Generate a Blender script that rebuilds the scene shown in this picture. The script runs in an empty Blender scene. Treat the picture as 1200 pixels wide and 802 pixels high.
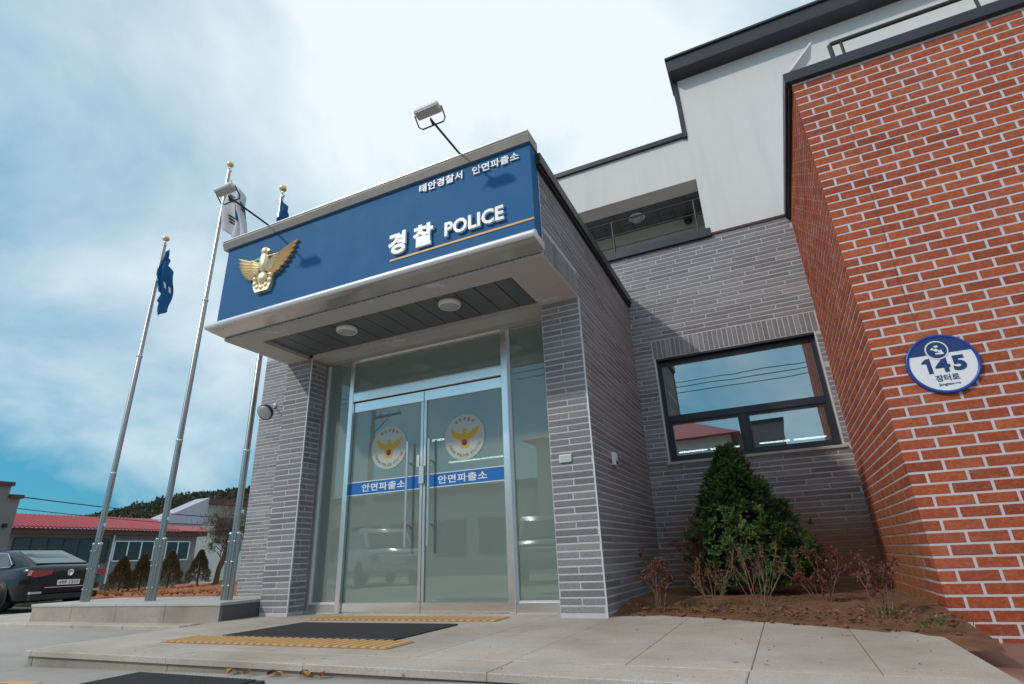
import bpy, bmesh, math, random
from mathutils import Vector, Matrix, Euler
R = math.radians
random.seed(7)
S = bpy.context.scene
COL = S.collection

# ------------------------------------------------------------------ camera
cam_d = bpy.data.cameras.new('camera'); cam = bpy.data.objects.new('camera', cam_d); COL.objects.link(cam)
cam.location = (1.435, -4.8656, 0.4957)
cam.rotation_euler = (R(111.509), R(2.238), R(25.216))
cam_d.sensor_width = 36; cam_d.lens = 640.22/1200*36
cam_d.clip_start = .05; cam_d.clip_end = 2000
S.camera = cam
S.render.resolution_x = 1024; S.render.resolution_y = 684

# ------------------------------------------------------------------ light
SUN = Vector((.46, .63, -.56)).normalized()          # direction the light travels
to_sun = -SUN
elev = math.asin(to_sun.z); azim = math.atan2(to_sun.x, to_sun.y)
W = bpy.data.worlds.new('World'); S.world = W; W.use_nodes = True
nt = W.node_tree; nt.nodes.clear()
def wn(t, **k):
    n = nt.nodes.new(t)
    for a, v in k.items(): setattr(n, a, v)
    return n
def wmath(op, a, b=None):
    n = wn('ShaderNodeMath', operation=op)
    for i, v in enumerate((a, b)):
        if v is None: continue
        if isinstance(v, (int, float)): n.inputs[i].default_value = v
        else: nt.links.new(v, n.inputs[i])
    return n.outputs[0]
sky = wn('ShaderNodeTexSky', sky_type='NISHITA', sun_disc=False, sun_elevation=elev, sun_rotation=azim, air_density=1.3, dust_density=.6, ozone_density=2.0)
tc = wn('ShaderNodeTexCoord'); sep = wn('ShaderNodeSeparateXYZ'); nt.links.new(tc.outputs['Generated'], sep.inputs[0])
den = wmath('ADD', wmath('MAXIMUM', sep.outputs[2], 0.0), .45)
cmb = wn('ShaderNodeCombineXYZ')
nt.links.new(wmath('DIVIDE', sep.outputs[0], den), cmb.inputs[0]); nt.links.new(wmath('DIVIDE', sep.outputs[1], den), cmb.inputs[1]); cmb.inputs[2].default_value = 12.1
noi = wn('ShaderNodeTexNoise'); noi.inputs['Scale'].default_value = 1.9; noi.inputs['Detail'].default_value = 7; noi.inputs['Roughness'].default_value = .53; noi.inputs['Distortion'].default_value = .35
nt.links.new(cmb.outputs[0], noi.inputs['Vector'])
# broken overcast that thins towards the horizon
cov = wmath('ADD', wmath('SUBTRACT', wmath('MULTIPLY', noi.outputs['Fac'], 1.55), .495), wmath('MULTIPLY', sep.outputs[2], .76))
ramp = wn('ShaderNodeValToRGB'); nt.links.new(cov, ramp.inputs[0])
ramp.color_ramp.interpolation = 'LINEAR'
e0, e1 = ramp.color_ramp.elements; e2 = e0
e0.position = .26; e0.color = (.02, .02, .02, 1); e1.position = .90; e1.color = (1, 1, 1, 1)
e2 = ramp.color_ramp.elements.new(.56); e2.color = (.47, .47, .47, 1)
tint = wn('ShaderNodeMix', data_type='RGBA', blend_type='MULTIPLY'); tint.inputs[0].default_value = 1
nt.links.new(sky.outputs[0], tint.inputs[6]); tint.inputs[7].default_value = (.26, .66, .92, 1)
teal = wn('ShaderNodeMix', data_type='RGBA'); teal.inputs[0].default_value = .72
nt.links.new(tint.outputs[2], teal.inputs[6]); teal.inputs[7].default_value = (.28, 2.15, 3.3, 1)
mixc = wn('ShaderNodeMix', data_type='RGBA'); nt.links.new(ramp.outputs[0], mixc.inputs[0])
nt.links.new(teal.outputs[2], mixc.inputs[6]); mixc.inputs[7].default_value = (5.55, 6.2, 6.5, 1)
bg = wn('ShaderNodeBackground'); bg.inputs[1].default_value = .125
nt.links.new(mixc.outputs[2], bg.inputs[0])
wo = wn('ShaderNodeOutputWorld'); nt.links.new(bg.outputs[0], wo.inputs[0])
sl = bpy.data.lights.new('sun', 'SUN'); sl.energy = 1.4; sl.angle = R(2.2); sl.color = (1, .95, .88)
so = bpy.data.objects.new('sun', sl); COL.objects.link(so); so.rotation_euler = SUN.to_track_quat('-Z', 'Y').to_euler()
S.view_settings.view_transform = 'Standard'; S.view_settings.look = 'None'; S.view_settings.exposure = 0.30; S.view_settings.gamma = 1
S.cycles.use_denoising = True
S.cycles.max_bounces = 8; S.cycles.transparent_max_bounces = 12

# ------------------------------------------------------------------ materials
class NT:
    def __init__(s, name):
        s.m = bpy.data.materials.new(name); s.m.use_nodes = True; s.t = s.m.node_tree; s.t.nodes.clear()
        s.out = s.n('ShaderNodeOutputMaterial')
    def n(s, t, **k):
        x = s.t.nodes.new(t)
        for a, v in k.items(): setattr(x, a, v)
        return x
    def put(s, v, sock):
        if v is None: return
        if isinstance(v, bpy.types.NodeSocket): s.t.links.new(v, sock)
        else: sock.default_value = v
    def math(s, op, a, b=None, clamp=False):
        x = s.n('ShaderNodeMath', operation=op, use_clamp=clamp); s.put(a, x.inputs[0]); s.put(b, x.inputs[1]); return x.outputs[0]
    def pos(s): return s.n('ShaderNodeNewGeometry').outputs['Position']
    def noise(s, scale, detail=4, rough=.55, vec=None, stretch=None):
        x = s.n('ShaderNodeTexNoise'); x.inputs['Scale'].default_value = scale; x.inputs['Detail'].default_value = detail; x.inputs['Roughness'].default_value = rough
        v = vec or s.pos()
        if stretch:
            mp = s.n('ShaderNodeMapping'); mp.inputs['Scale'].default_value = stretch; s.put(v, mp.inputs[0]); v = mp.outputs[0]
        s.put(v, x.inputs['Vector']); return x.outputs['Fac']
    def ramp(s, f, stops):
        x = s.n('ShaderNodeValToRGB'); s.put(f, x.inputs[0]); e = x.color_ramp.elements
        while len(e) < len(stops): e.new(.5)
        for i, (p, c) in enumerate(stops): e[i].position = p; e[i].color = (c, c, c, 1) if isinstance(c, (int, float)) else (*c, 1)
        return x.outputs[0]
    def mix(s, f, a, b, mode='MIX'):
        x = s.n('ShaderNodeMix', data_type='RGBA', blend_type=mode); s.put(f, x.inputs[0])
        for v, k in ((a, 6), (b, 7)):
            if isinstance(v, tuple) and len(v) == 3: v = (*v, 1)
            s.put(v, x.inputs[k])
        return x.outputs[2]
    def bump(s, h, dist, strength=1):
        x = s.n('ShaderNodeBump'); x.inputs['Distance'].default_value = dist; x.inputs['Strength'].default_value = strength; s.put(h, x.inputs['Height']); return x.outputs[0]
    def pbr(s, col, rough=.6, metal=0, normal=None, **k):
        b = s.n('ShaderNodeBsdfPrincipled')
        if isinstance(col, tuple) and len(col) == 3: col = (*col, 1)
        s.put(col, b.inputs['Base Color']); s.put(rough, b.inputs['Roughness']); s.put(metal, b.inputs['Metallic']); s.put(normal, b.inputs['Normal'])
        for a, v in k.items(): s.put(v, b.inputs[a.replace('_', ' ')])
        return b.outputs[0]
    def done(s, sh): s.t.links.new(sh, s.out.inputs[0]); return s.m

def simple(name, col, rough=.55, metal=0, var=.12, scale=6, bump=.0, bscale=60, **k):
    t = NT(name); f = t.noise(scale, 5); d = tuple(c*(1-var) for c in col); l = tuple(min(1, c*(1+var)) for c in col)
    c = t.mix(f, d, l); nrm = t.bump(t.noise(bscale, 4), bump) if bump else None
    rg = t.math('ADD', t.math('MULTIPLY', t.noise(scale*3, 3), .16 if metal < .9 else .05), rough-(.08 if metal < .9 else .025))
    return t.done(t.pbr(c, rg, metal, nrm, **k))

def soil_mask(t):
    """earth splashed up the walls that stand in the planting bed"""
    p = t.n('ShaderNodeSeparateXYZ'); t.put(t.pos(), p.inputs[0])
    h = t.math('ADD', p.outputs[2], t.math('MULTIPLY', t.math('SUBTRACT', t.noise(2.2, 4), .5), .55))
    near = t.math('MULTIPLY', t.math('SUBTRACT', 1.08, h), 1.7, True)
    inbed = t.math('MULTIPLY', t.math('SUBTRACT', p.outputs[1], .05), 1.6, True)
    onx = t.math('MULTIPLY', t.math('ADD', p.outputs[0], .04), 2.2, True)
    return t.math('MULTIPLY', t.math('MULTIPLY', near, inbed), onx)

def brick_mat(name, stops, per_object, streak, bumpd, soil=True, rough=.85, eff_amt=.16, spk=.30):
    t = NT(name)
    if per_object: rnd = t.n('ShaderNodeObjectInfo').outputs['Random']
    else: rnd = t.n('ShaderNodeAttribute', attribute_name='tint').outputs['Fac']
    base = t.ramp(rnd, stops)
    g = t.noise(38, 5, .65, stretch=streak); g2 = t.noise(210, 3, .7)
    c = t.mix(t.ramp(g, [(.3, .62), (.72, 1.22)]), (0, 0, 0), base, 'MIX')
    c = t.mix(t.math('MULTIPLY', t.ramp(g, [(.34, 1), (.54, 0)]), .55), base, t.mix(.6, base, (.03, .025, .03)))
    c = t.mix(t.math('MULTIPLY', t.ramp(g, [(.52, 0), (.72, 1)]), .35), c, t.mix(.5, base, (.5, .47, .48)))
    c = t.mix(t.math('MULTIPLY', t.ramp(g2, [(.56, 0), (.72, 1)]), spk), c, (.55, .5, .5))
    eff = t.math('MULTIPLY', t.ramp(t.noise(1.3, 5, .6), [(.52, 0), (.75, 1)]), eff_amt)
    c = t.mix(eff, c, (.6, .57, .56))
    if soil: c = t.mix(t.math('MULTIPLY', soil_mask(t), .8), c, (.32, .12, .045))
    nrm = t.bump(t.math('ADD', t.math('MULTIPLY', g, .6), g2), bumpd)
    return t.done(t.pbr(c, rough, 0, nrm))

grey_stops = [(0, (.215, .202, .21)), (.2, (.26, .246, .254)), (.75, (.31, .295, .303)), (1, (.36, .343, .35))]
red_stops = [(0, (.33, .055, .016)), (.12, (.40, .070, .019)), (.5, (.455, .085, .022)), (.85, (.50, .098, .025)), (1, (.53, .115, .032))]
M = {}
for k, po in (('o', True), ('s', False)):
    M['grey_'+k] = brick_mat('grey_brick_'+('single' if po else 'field'), grey_stops, po, (1, 1, 3.2), .008)
    M['red_'+k] = brick_mat('red_brick_'+('single' if po else 'field'), red_stops, po, (1, 1, 1.6), .006, rough=.85, eff_amt=.07, spk=.10)
def mortar(name, col):
    t = NT(name); f = t.noise(5, 5); c = t.mix(f, tuple(v*.82 for v in col), tuple(min(1, v*1.1) for v in col))
    c = t.mix(t.math('MULTIPLY', soil_mask(t), .8), c, (.24, .12, .06))
    return t.done(t.pbr(c, .95, 0, t.bump(t.noise(140, 4), .004)))
M['mortar'] = mortar('pale_mortar', (.56, .54, .57)); M['mortar_red'] = mortar('white_mortar', (.60, .565, .60))
def stucco(name, col):
    t = NT(name); st = t.noise(3, 5, .6, stretch=(2.2, 2.2, .22)); c = t.mix(t.math('MULTIPLY', t.ramp(st, [(.45, 0), (.72, 1)]), .20), col, tuple(v*.68 for v in col))
    c = t.mix(t.math('MULTIPLY', t.noise(.9, 4), .1), c, tuple(v*.8 for v in col))
    return t.done(t.pbr(c, .9, 0, t.bump(t.noise(220, 3), .002)))
M['stucco'] = stucco('white_stucco', (.71, .675, .66))
def peeling(name, col):
    t = NT(name); c = t.mix(t.math('MULTIPLY', t.noise(2, 5), .25), col, tuple(v*.75 for v in col))
    c = t.mix(t.math('MULTIPLY', t.ramp(t.noise(2.6, 7, .72), [(.60, 0), (.625, 1)]), .55), c, tuple(min(1, v*1.45) for v in col))
    return t.done(t.pbr(c, .85, 0, t.bump(t.noise(90, 4), .002)))
M['soffit'] = peeling('soffit_paint', (.50, .46, .44)); M['cream'] = stucco('cream_wall', (.62, .60, .54))
M['grey_render'] = stucco('grey_render', (.20, .185, .18)); M['interior'] = stucco('interior_paint', (.5, .5, .47))
M['dark_metal'] = simple('dark_coated_metal', (.040, .041, .050), .42, .3, .12, 3)
M['dark_panel'] = simple('charcoal_panel', (.060, .062, .065), .38, .3, .1, 2)
M['frame'] = simple('dark_window_frame', (.030, .032, .040), .35, .2, .1, 4)
M['black'] = simple('black_plastic', (.012, .012, .013), .5, 0, .2, 8)
M['steel'] = simple('brushed_stainless', (.74, .71, .68), .30, 1, .06, 3)
M['mirror'] = simple('polished_stainless', (.92, .89, .86), .24, 1, .05, 1.5)
M['cap_steel'] = simple('warm_tinted_steel', (.40, .35, .31), .42, .75, .12, 4)  # warm tint stands in for the ground mirrored in the sign cap
M['pole_steel'] = simple('pole_stainless', (.36, .35, .34), .27, 1, .08, 3)
M['alu'] = simple('white_aluminium', (.68, .68, .70), .34, .25, .06, 3)
M['blue'] = simple('blue_sign_face', (.009, .112, .28), .62, 0, .05, 1.2, Specular_IOR_Level=.22)
M['white'] = simple('white_plastic', (.78, .78, .79), .4, 0, .05, 6)
M['navy'] = simple('navy_print', (.018, .045, .16), .4, 0, .06, 6)
M['rim_blue'] = simple('blue_enamel', (.010, .055, .33), .35, 0, .06, 6)
M['amber'] = simple('amber_line', (.62, .30, .05), .45, 0, .06, 5)
M['gold'] = simple('gold_emblem', (.82, .58, .30), .36, .8, .18, 9)
M['gold_pale'] = simple('pale_gold_emblem', (.88, .73, .48), .4, .7, .14, 9)
M['film_blue'] = simple('blue_film', (.010, .15, .48), .35, 0, .04, 2)
M['yellow'] = simple('ochre_print', (.62, .36, .035), .5, 0, .08, 6)
M['cream_print'] = simple('pale_print', (.47, .49, .45), .5, 0, .04, 5)
M['grey_print'] = simple('grey_print', (.16, .15, .14), .5, 0, .04, 5)
M['purple'] = simple('violet_print', (.07, .015, .16), .5, 0, .05, 5)
M['red_print'] = simple('red_print', (.45, .02, .02), .5, 0, .05, 5)
M['tactile'] = simple('yellow_tactile', (.64, .37, .15), .75, 0, .2, 7, .002, 90)
M['tactile_base'] = simple('shaded_dirty_tactile_ground', (.30, .18, .085), .9, 0, .3, 9, .002, 90)  # darker ochre: groove dirt and the shade between ribs put into one colour
M['rail_paint'] = simple('satin_rail', (.60, .55, .51), .22, .7, .1, 4)
M['rubber'] = simple('black_rubber', (.020, .020, .022), .8, 0, .25, 9, .002, 160)
M['mat_grey'] = simple('grey_mat_pile', (.055, .054, .058), .9, 0, .25, 9, .003, 160)
M['slate'] = simple('slate_panel', (.13, .135, .145), .42, .2, .1, 2)
M['lens'] = simple('lamp_lens', (.42, .42, .41), .25, 0, .04, 5)
M['bark'] = simple('bark', (.12, .075, .05), .95, 0, .3, 14, .01, 40)
M['twig'] = simple('dry_twig', (.21, .125, .08), .9, 0, .3, 18)
M['wood_dark'] = simple('brown_fascia', (.10, .035, .022), .6, 0, .15, 5)
M['maroon'] = simple('red_roof_sheet', (.36, .028, .045), .45, 0, .15, 2.5)
M['lavender'] = simple('lilac_panel', (.42, .40, .46), .6, 0, .08, 2)
def clothmat(name, col):
    t = NT(name); c = t.mix(t.noise(5, 4), tuple(v*.88 for v in col), tuple(min(1, v*1.1) for v in col)); b = t.pbr(c, .85); tr = t.n('ShaderNodeBsdfTranslucent'); t.put(c, tr.inputs[0])
    mx = t.n('ShaderNodeMixShader'); mx.inputs[0].default_value = .4; t.t.links.new(b, mx.inputs[1]); t.t.links.new(tr.outputs[0], mx.inputs[2]); return t.done(mx.outputs[0])
M['cloth_blue'] = clothmat('thin_blue_cloth', (.018, .17, .40)); M['cloth_white'] = clothmat('thin_white_cloth', (.78, .77, .79))
M['cable'] = simple('black_cable', (.02, .02, .022), .6, 0, .1, 4)
M['carpaint'] = simple('black_car_paint', (.005, .006, .008), .16, .0, .1, 2, Specular_IOR_Level=.3, Coat_Weight=.3, Coat_Roughness=.03)
M['carwhite'] = simple('white_car_paint', (.62, .62, .60), .2, 0, .06, 2, Coat_Weight=1.0, Coat_Roughness=.03)
M['carsilver'] = simple('grey_car_paint', (.16, .16, .165), .25, .4, .06, 2, Coat_Weight=1.0, Coat_Roughness=.03)
M['carglass'] = simple('dark_car_glass', (.03, .036, .042), .06, 0, .05, 2, Coat_Weight=.6)
M['tyre'] = simple('tyre_rubber', (.018, .018, .019), .85, 0, .2, 12)
M['chrome'] = simple('chrome', (.75, .75, .76), .12, 1, .03, 4)
M['tail'] = simple('tail_lamp', (.30, .010, .014), .15, 0, .15, 9, Coat_Weight=1.0)
M['leaf_dry'] = simple('dry_leaf', (.16, .045, .03), .85, 0, .4, 30)
M['leaf_yellow'] = simple('yellow_leaf', (.45, .22, .05), .8, 0, .3, 30)

def leafmat(name, stops, rough=.65):
    t = NT(name); a = t.n('ShaderNodeAttribute', attribute_name='tint').outputs['Fac']
    c = t.ramp(a, stops); b = t.pbr(c, rough); tr = t.n('ShaderNodeBsdfTranslucent'); t.put(c, tr.inputs[0])
    mx = t.n('ShaderNodeMixShader'); mx.inputs[0].default_value = .22; t.t.links.new(b, mx.inputs[1]); t.t.links.new(tr.outputs[0], mx.inputs[2])
    return t.done(mx.outputs[0])
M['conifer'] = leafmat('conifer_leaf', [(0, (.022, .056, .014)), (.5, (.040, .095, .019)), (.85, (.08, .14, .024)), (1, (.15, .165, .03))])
M['thuja'] = leafmat('brown_green_leaf', [(0, (.07, .058, .025)), (.5, (.13, .098, .036)), (1, (.20, .13, .05))])
M['pine'] = leafmat('pine_needle', [(0, (.028, .062, .016)), (.6, (.06, .105, .025)), (1, (.12, .15, .04))])
M['bare'] = leafmat('bare_twig_mass', [(0, (.10, .06, .05)), (1, (.20, .13, .11))])
M['hilltree'] = leafmat('hill_leaf', [(0, (.03, .042, .022)), (.5, (.055, .065, .034)), (1, (.11, .09, .055))])
M['deadleaf'] = leafmat('dead_leaf', [(0, (.09, .022, .018)), (.6, (.17, .045, .03)), (1, (.24, .10, .05))])

M['litter'] = leafmat('litter_leaf', [(0, (.08, .035, .022)), (.6, (.17, .085, .045)), (1, (.34, .20, .11))])
def granite(name, col, dirty=.25):
    t = NT(name)
    v = t.n('ShaderNodeTexVoronoi'); v.inputs['Scale'].default_value = 230; t.put(t.pos(), v.inputs['Vector'])
    sp = t.n('ShaderNodeSeparateColor'); t.put(v.outputs['Color'], sp.inputs[0])
    c = t.mix(t.ramp(sp.outputs[0], [(0, 0), (.25, .4), (.7, .6), (1, 1)]), tuple(x*.70 for x in col), tuple(min(1, x*1.2) for x in col))
    rnd = t.n('ShaderNodeObjectInfo').outputs['Random']
    c = t.mix(t.math('MULTIPLY', rnd, .22), c, tuple(x*.72 for x in col))           # stones differ a little
    d = t.ramp(t.noise(.75, 6, .62), [(.40, 0), (.68, 1)])
    c = t.mix(t.math('MULTIPLY', d, dirty*1.3), c, tuple(x*.5 for x in (col[0], col[1]*.93, col[2]*.82)))
    d2 = t.ramp(t.noise(3.2, 6, .72), [(.52, 0), (.70, 1)])
    c = t.mix(t.math('MULTIPLY', d2, dirty*.9), c, (col[0]*.88, col[1]*.72, col[2]*.54))
    sc = t.ramp(t.noise(2.2, 5, .7, stretch=(.5, 4.5, 1)), [(.56, 0), (.66, 1)])     # scuffs
    c = t.mix(t.math('MULTIPLY', sc, dirty*.8), c, tuple(x*.55 for x in col))
    sv = t.n('ShaderNodeTexVoronoi'); sv.inputs['Scale'].default_value = 2.6; t.put(t.pos(), sv.inputs['Vector'])
    c = t.mix(t.math('MULTIPLY', t.ramp(sv.outputs['Distance'], [(.035, 1), (.055, 0)]), dirty*1.6), c, tuple(x*.32 for x in col))   # trodden spots
    return t.done(t.pbr(c, .72, 0, t.bump(t.noise(160, 4), .0015)))
M['granite'] = granite('grey_granite', (.54, .47, .415), .60); M['granite_riser'] = granite('weathered_granite', (.42, .365, .32), .75)
M['granite_dark'] = granite('dark_granite', (.12, .118, .122), .2); M['granite_pale'] = granite('pale_granite', (.50, .48, .46), .15)
def pavement():
    t = NT('worn_concrete')
    big = t.noise(.35, 6, .6); fine = t.noise(26, 5, .7); g = t.noise(190, 3, .7)
    c = t.mix(t.ramp(big, [(.3, 0), (.7, 1)]), (.34, .312, .288), (.48, .44, .40))
    c = t.mix(t.math('MULTIPLY', t.ramp(t.noise(.9, 6, .7, stretch=(.35, 1.6, 1)), [(.5, 0), (.68, 1)]), .5), c, (.20, .185, .172))
    c = t.mix(t.math('MULTIPLY', t.ramp(g, [(.55, 0), (.75, 1)]), .35), c, (.15, .14, .135))
    # red earth washed down beside the brick block
    p = t.n('ShaderNodeSeparateXYZ'); t.put(t.pos(), p.inputs[0])
    e = t.math('MULTIPLY', t.math('SUBTRACT', t.math('ADD', p.outputs[0], t.math('MULTIPLY', t.noise(1.8, 4), .6)), 2.3), 3, True)
    e = t.math('MULTIPLY', e, t.math('MULTIPLY', t.math('ADD', p.outputs[1], 2.4), .9, True))
    c = t.mix(t.math('MULTIPLY', e, .85), c, (.23, .085, .055))
    return t.done(t.pbr(c, .85, 0, t.bump(t.math('ADD', fine, t.math('MULTIPLY', g, .5)), .006)))
M['pave'] = pavement()
def soil(name, a, b, c_):
    t = NT(name); n = t.noise(9, 7, .7); c = t.ramp(n, [(.25, a), (.55, b), (.8, c_)]); g = t.noise(70, 5, .75)
    c = t.mix(t.math('MULTIPLY', t.ramp(g, [(.5, 0), (.75, 1)]), .45), c, tuple(x*.35 for x in a))
    return t.done(t.pbr(c, .95, 0, t.bump(t.math('ADD', n, t.math('MULTIPLY', g, .5)), .03)))
M['soil'] = soil('brown_soil', (.12, .052, .026), (.23, .10, .048), (.34, .18, .095))
M['soil_red'] = soil('orange_soil', (.22, .075, .030), (.36, .13, .05), (.46, .22, .11))
M['terrain'] = soil('hill_ground', (.05, .045, .025), (.07, .06, .03), (.10, .08, .05))

def glass(name, tintc, film, filmfac, refl, ior=1.55, rough=.0):
    t = NT(name)
    tr = t.n('ShaderNodeBsdfTransparent'); tr.inputs[0].default_value = (*tintc, 1)
    df = t.n('ShaderNodeBsdfDiffuse'); df.inputs[0].default_value = (*film, 1)
    m1 = t.n('ShaderNodeMixShader'); m1.inputs[0].default_value = filmfac; t.t.links.new(tr.outputs[0], m1.inputs[1]); t.t.links.new(df.outputs[0], m1.inputs[2])
    gl = t.n('ShaderNodeBsdfGlossy'); gl.inputs['Roughness'].default_value = rough; gl.inputs[0].default_value = (.93, .97, .96, 1)
    # very slight waviness of float glass
    nb = t.bump(t.noise(1.1, 2), .0012); t.t.links.new(nb, gl.inputs['Normal'])
    fr = t.n('ShaderNodeFresnel'); fr.inputs[0].default_value = ior
    fac = t.math('ADD', t.math('MULTIPLY', fr.outputs[0], 1.0), refl, True)
    m2 = t.n('ShaderNodeMixShader'); t.t.links.new(fac, m2.inputs[0]); t.t.links.new(m1.outputs[0], m2.inputs[1]); t.t.links.new(gl.outputs[0], m2.inputs[2])
    return t.done(m2.outputs[0])
M['glass_door'] = glass('green_tinted_glass', (.52, .62, .57), (.30, .365, .325), .62, .065)
M['glass_win'] = glass('reflective_window_glass', (.42, .50, .50), (.1, .12, .12), .06, .42)
M['pane_dark'] = simple('dark_far_pane', (.035, .036, .038), .08, 0, .1, 1)
def emit(name, col, s):
    t = NT(name); e = t.n('ShaderNodeEmission'); e.inputs[0].default_value = (*col, 1); e.inputs[1].default_value = s; return t.done(e.outputs[0])
M['tube'] = emit('fluorescent_tube', (1, 1, .95), 9)

# ------------------------------------------------------------------ mesh helpers
class MB:
    def __init__(s): s.v = []; s.f = []; s.t = []; s.sm = []
    def add(s, vs, fs, tint=None, smooth=False):
        o = len(s.v); s.v += [tuple(v) for v in vs]; s.f += [tuple(i+o for i in f) for f in fs]
        s.t += [0.5 if tint is None else tint]*len(vs); s.sm += [smooth]*len(fs); return s
    def box(s, x0, x1, y0, y1, z0, z1, c=0, tint=None, mat=None):
        if x0 > x1: x0, x1 = x1, x0
        if y0 > y1: y0, y1 = y1, y0
        if z0 > z1: z0, z1 = z1, z0
        if c <= 0:
            v = [(x0,y0,z0),(x1,y0,z0),(x1,y1,z0),(x0,y1,z0),(x0,y0,z1),(x1,y0,z1),(x1,y1,z1),(x0,y1,z1)]
            f = [(0,3,2,1),(4,5,6,7),(0,1,5,4),(1,2,6,5),(2,3,7,6),(3,0,4,7)]
        else:
            v, f = chamfer(x0, x1, y0, y1, z0, z1, c)
        if mat is not None: v = [tuple(mat @ Vector(p)) for p in v]
        return s.add(v, f, tint)
    def obox(s, mat, dx, dy, dz, c=0, tint=None): return s.box(-dx/2, dx/2, -dy/2, dy/2, -dz/2, dz/2, c, tint, mat)
    def tube(s, pts, r, n=8, cap=True, tint=None, smooth=True):
        pts = [Vector(p) for p in pts]; rs = r if isinstance(r, (list, tuple)) else [r]*len(pts)
        vs = []; fs = []; up = None
        for i, p in enumerate(pts):
            d = (pts[min(i+1, len(pts)-1)]-pts[max(i-1, 0)]).normalized()
            if up is None: up = Vector((0, 0, 1)) if abs(d.z) < .9 else Vector((1, 0, 0))
            a = d.cross(up).normalized(); b = a.cross(d).normalized(); up = b
            for k in range(n):
                t = 2*math.pi*k/n; vs.append(p+a*math.cos(t)*rs[i]+b*math.sin(t)*rs[i])
        for i in range(len(pts)-1):
            for k in range(n):
                fs.append((i*n+k, i*n+(k+1) % n, (i+1)*n+(k+1) % n, (i+1)*n+k))
        s.add(vs, fs, tint, smooth)
        if cap:
            m = len(vs); s.add(vs[:n], [tuple(range(n))], tint); s.add(vs[m-n:], [tuple(range(n-1, -1, -1))], tint)
        return s
    def lathe(s, prof, n=24, mat=None, tint=None, smooth=True):
        vs = []; fs = []
        for (r, z) in prof:
            for k in range(n):
                t = 2*math.pi*k/n; vs.append(Vector((r*math.cos(t), r*math.sin(t), z)))
        for i in range(len(prof)-1):
            for k in range(n): fs.append((i*n+k, i*n+(k+1) % n, (i+1)*n+(k+1) % n, (i+1)*n+k))
        fs.append(tuple(range(n-1, -1, -1))); m = (len(prof)-1)*n; fs.append(tuple(range(m, m+n)))
        if mat is not None: vs = [mat @ v for v in vs]
        return s.add(vs, fs, tint, smooth)
    def prism(s, poly, y0, y1, axis='y', tint=None, mat=None):
        n = len(poly); mk = {'y': lambda a, b, d: (a, d, b), 'x': lambda a, b, d: (d, a, b), 'z': lambda a, b, d: (a, b, d)}[axis]
        vs = [mk(a, b, y0) for a, b in poly]+[mk(a, b, y1) for a, b in poly]
        fs = [tuple(range(n)), tuple(range(2*n-1, n-1, -1))]+[(i, n+i, n+(i+1) % n, (i+1) % n) for i in range(n)]
        if mat is not None: vs = [mat @ Vector(v) for v in vs]
        return s.add(vs, fs, tint)
    def build(s, name, mat, parent=None, org=None, kind=None, tint=False):
        me = bpy.data.meshes.new(name); o = Vector(org) if org is not None else Vector((0, 0, 0))
        if o.length: vv = [(a-o.x, b-o.y, c-o.z) for a, b, c in s.v]
        else: vv = s.v
        me.from_pydata(vv, [], s.f); me.materials.append(M[mat] if isinstance(mat, str) else mat)
        if any(s.sm): me.polygons.foreach_set('use_smooth', s.sm)
        if tint:
            a = me.attributes.new('tint', 'FLOAT', 'POINT'); a.data.foreach_set('value', s.t)
        me.update()
        if len(s.f) < 20000:
            bm = bmesh.new(); bm.from_mesh(me); bmesh.ops.recalc_face_normals(bm, faces=bm.faces); bm.to_mesh(me); bm.free()
        ob = bpy.data.objects.new(name, me); COL.objects.link(ob)
        if parent is not None: ob.parent = parent
        elif org is not None: ob.location = o
        if kind: ob['kind'] = kind
        return ob
def chamfer(x0, x1, y0, y1, z0, z1, c):
    lo = (x0, y0, z0); hi = (x1, y1, z1); v = []; idx = {}
    for sx in (0, 1):
        for sy in (0, 1):
            for sz in (0, 1):
                for ax in range(3):
                    p = []
                    for a, sg in enumerate((sx, sy, sz)):
                        e = hi[a] if sg else lo[a]
                        p.append(e if a == ax else (e-c if sg else e+c))
                    idx[(sx, sy, sz, ax)] = len(v); v.append(tuple(p))
    f = []
    I = lambda s, ax: idx[(*s, ax)]
    for ax in range(3):
        o = [a for a in range(3) if a != ax]
        for sg in (0, 1):
            q = []
            for (p, r) in ((0, 0), (1, 0), (1, 1), (0, 1)):
                s_ = [0, 0, 0]; s_[ax] = sg; s_[o[0]] = p; s_[o[1]] = r; q.append(I(tuple(s_), ax))
            f.append(tuple(q))
        # edges along ax
        for p in (0, 1):
            for r in (0, 1):
                a = [0, 0, 0]; a[o[0]] = p; a[o[1]] = r; b = list(a); b[ax] = 1
                f.append((I(tuple(a), o[0]), I(tuple(a), o[1]), I(tuple(b), o[1]), I(tuple(b), o[0])))
    for sx in (0, 1):
        for sy in (0, 1):
            for sz in (0, 1): f.append(tuple(idx[(sx, sy, sz, a)] for a in range(3)))
    return v, f
def tag(o, label, cat, group=None):
    o['label'] = label; o['category'] = cat
    if group: o['group'] = group
    return o
def thing(name, label, cat, loc=(0, 0, 0), rz=0, group=None):
    o = bpy.data.objects.new(name, None); COL.objects.link(o); o.location = loc; o.rotation_euler = (0, 0, rz); o.empty_display_size = .2
    return tag(o, label, cat, group)
def struct(o): o['kind'] = 'structure'; return o
def copy_tree(o, parent=None):
    c = o.copy(); COL.objects.link(c); c.parent = parent
    for ch in list(o.children): copy_tree(ch, c)
    return c
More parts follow.
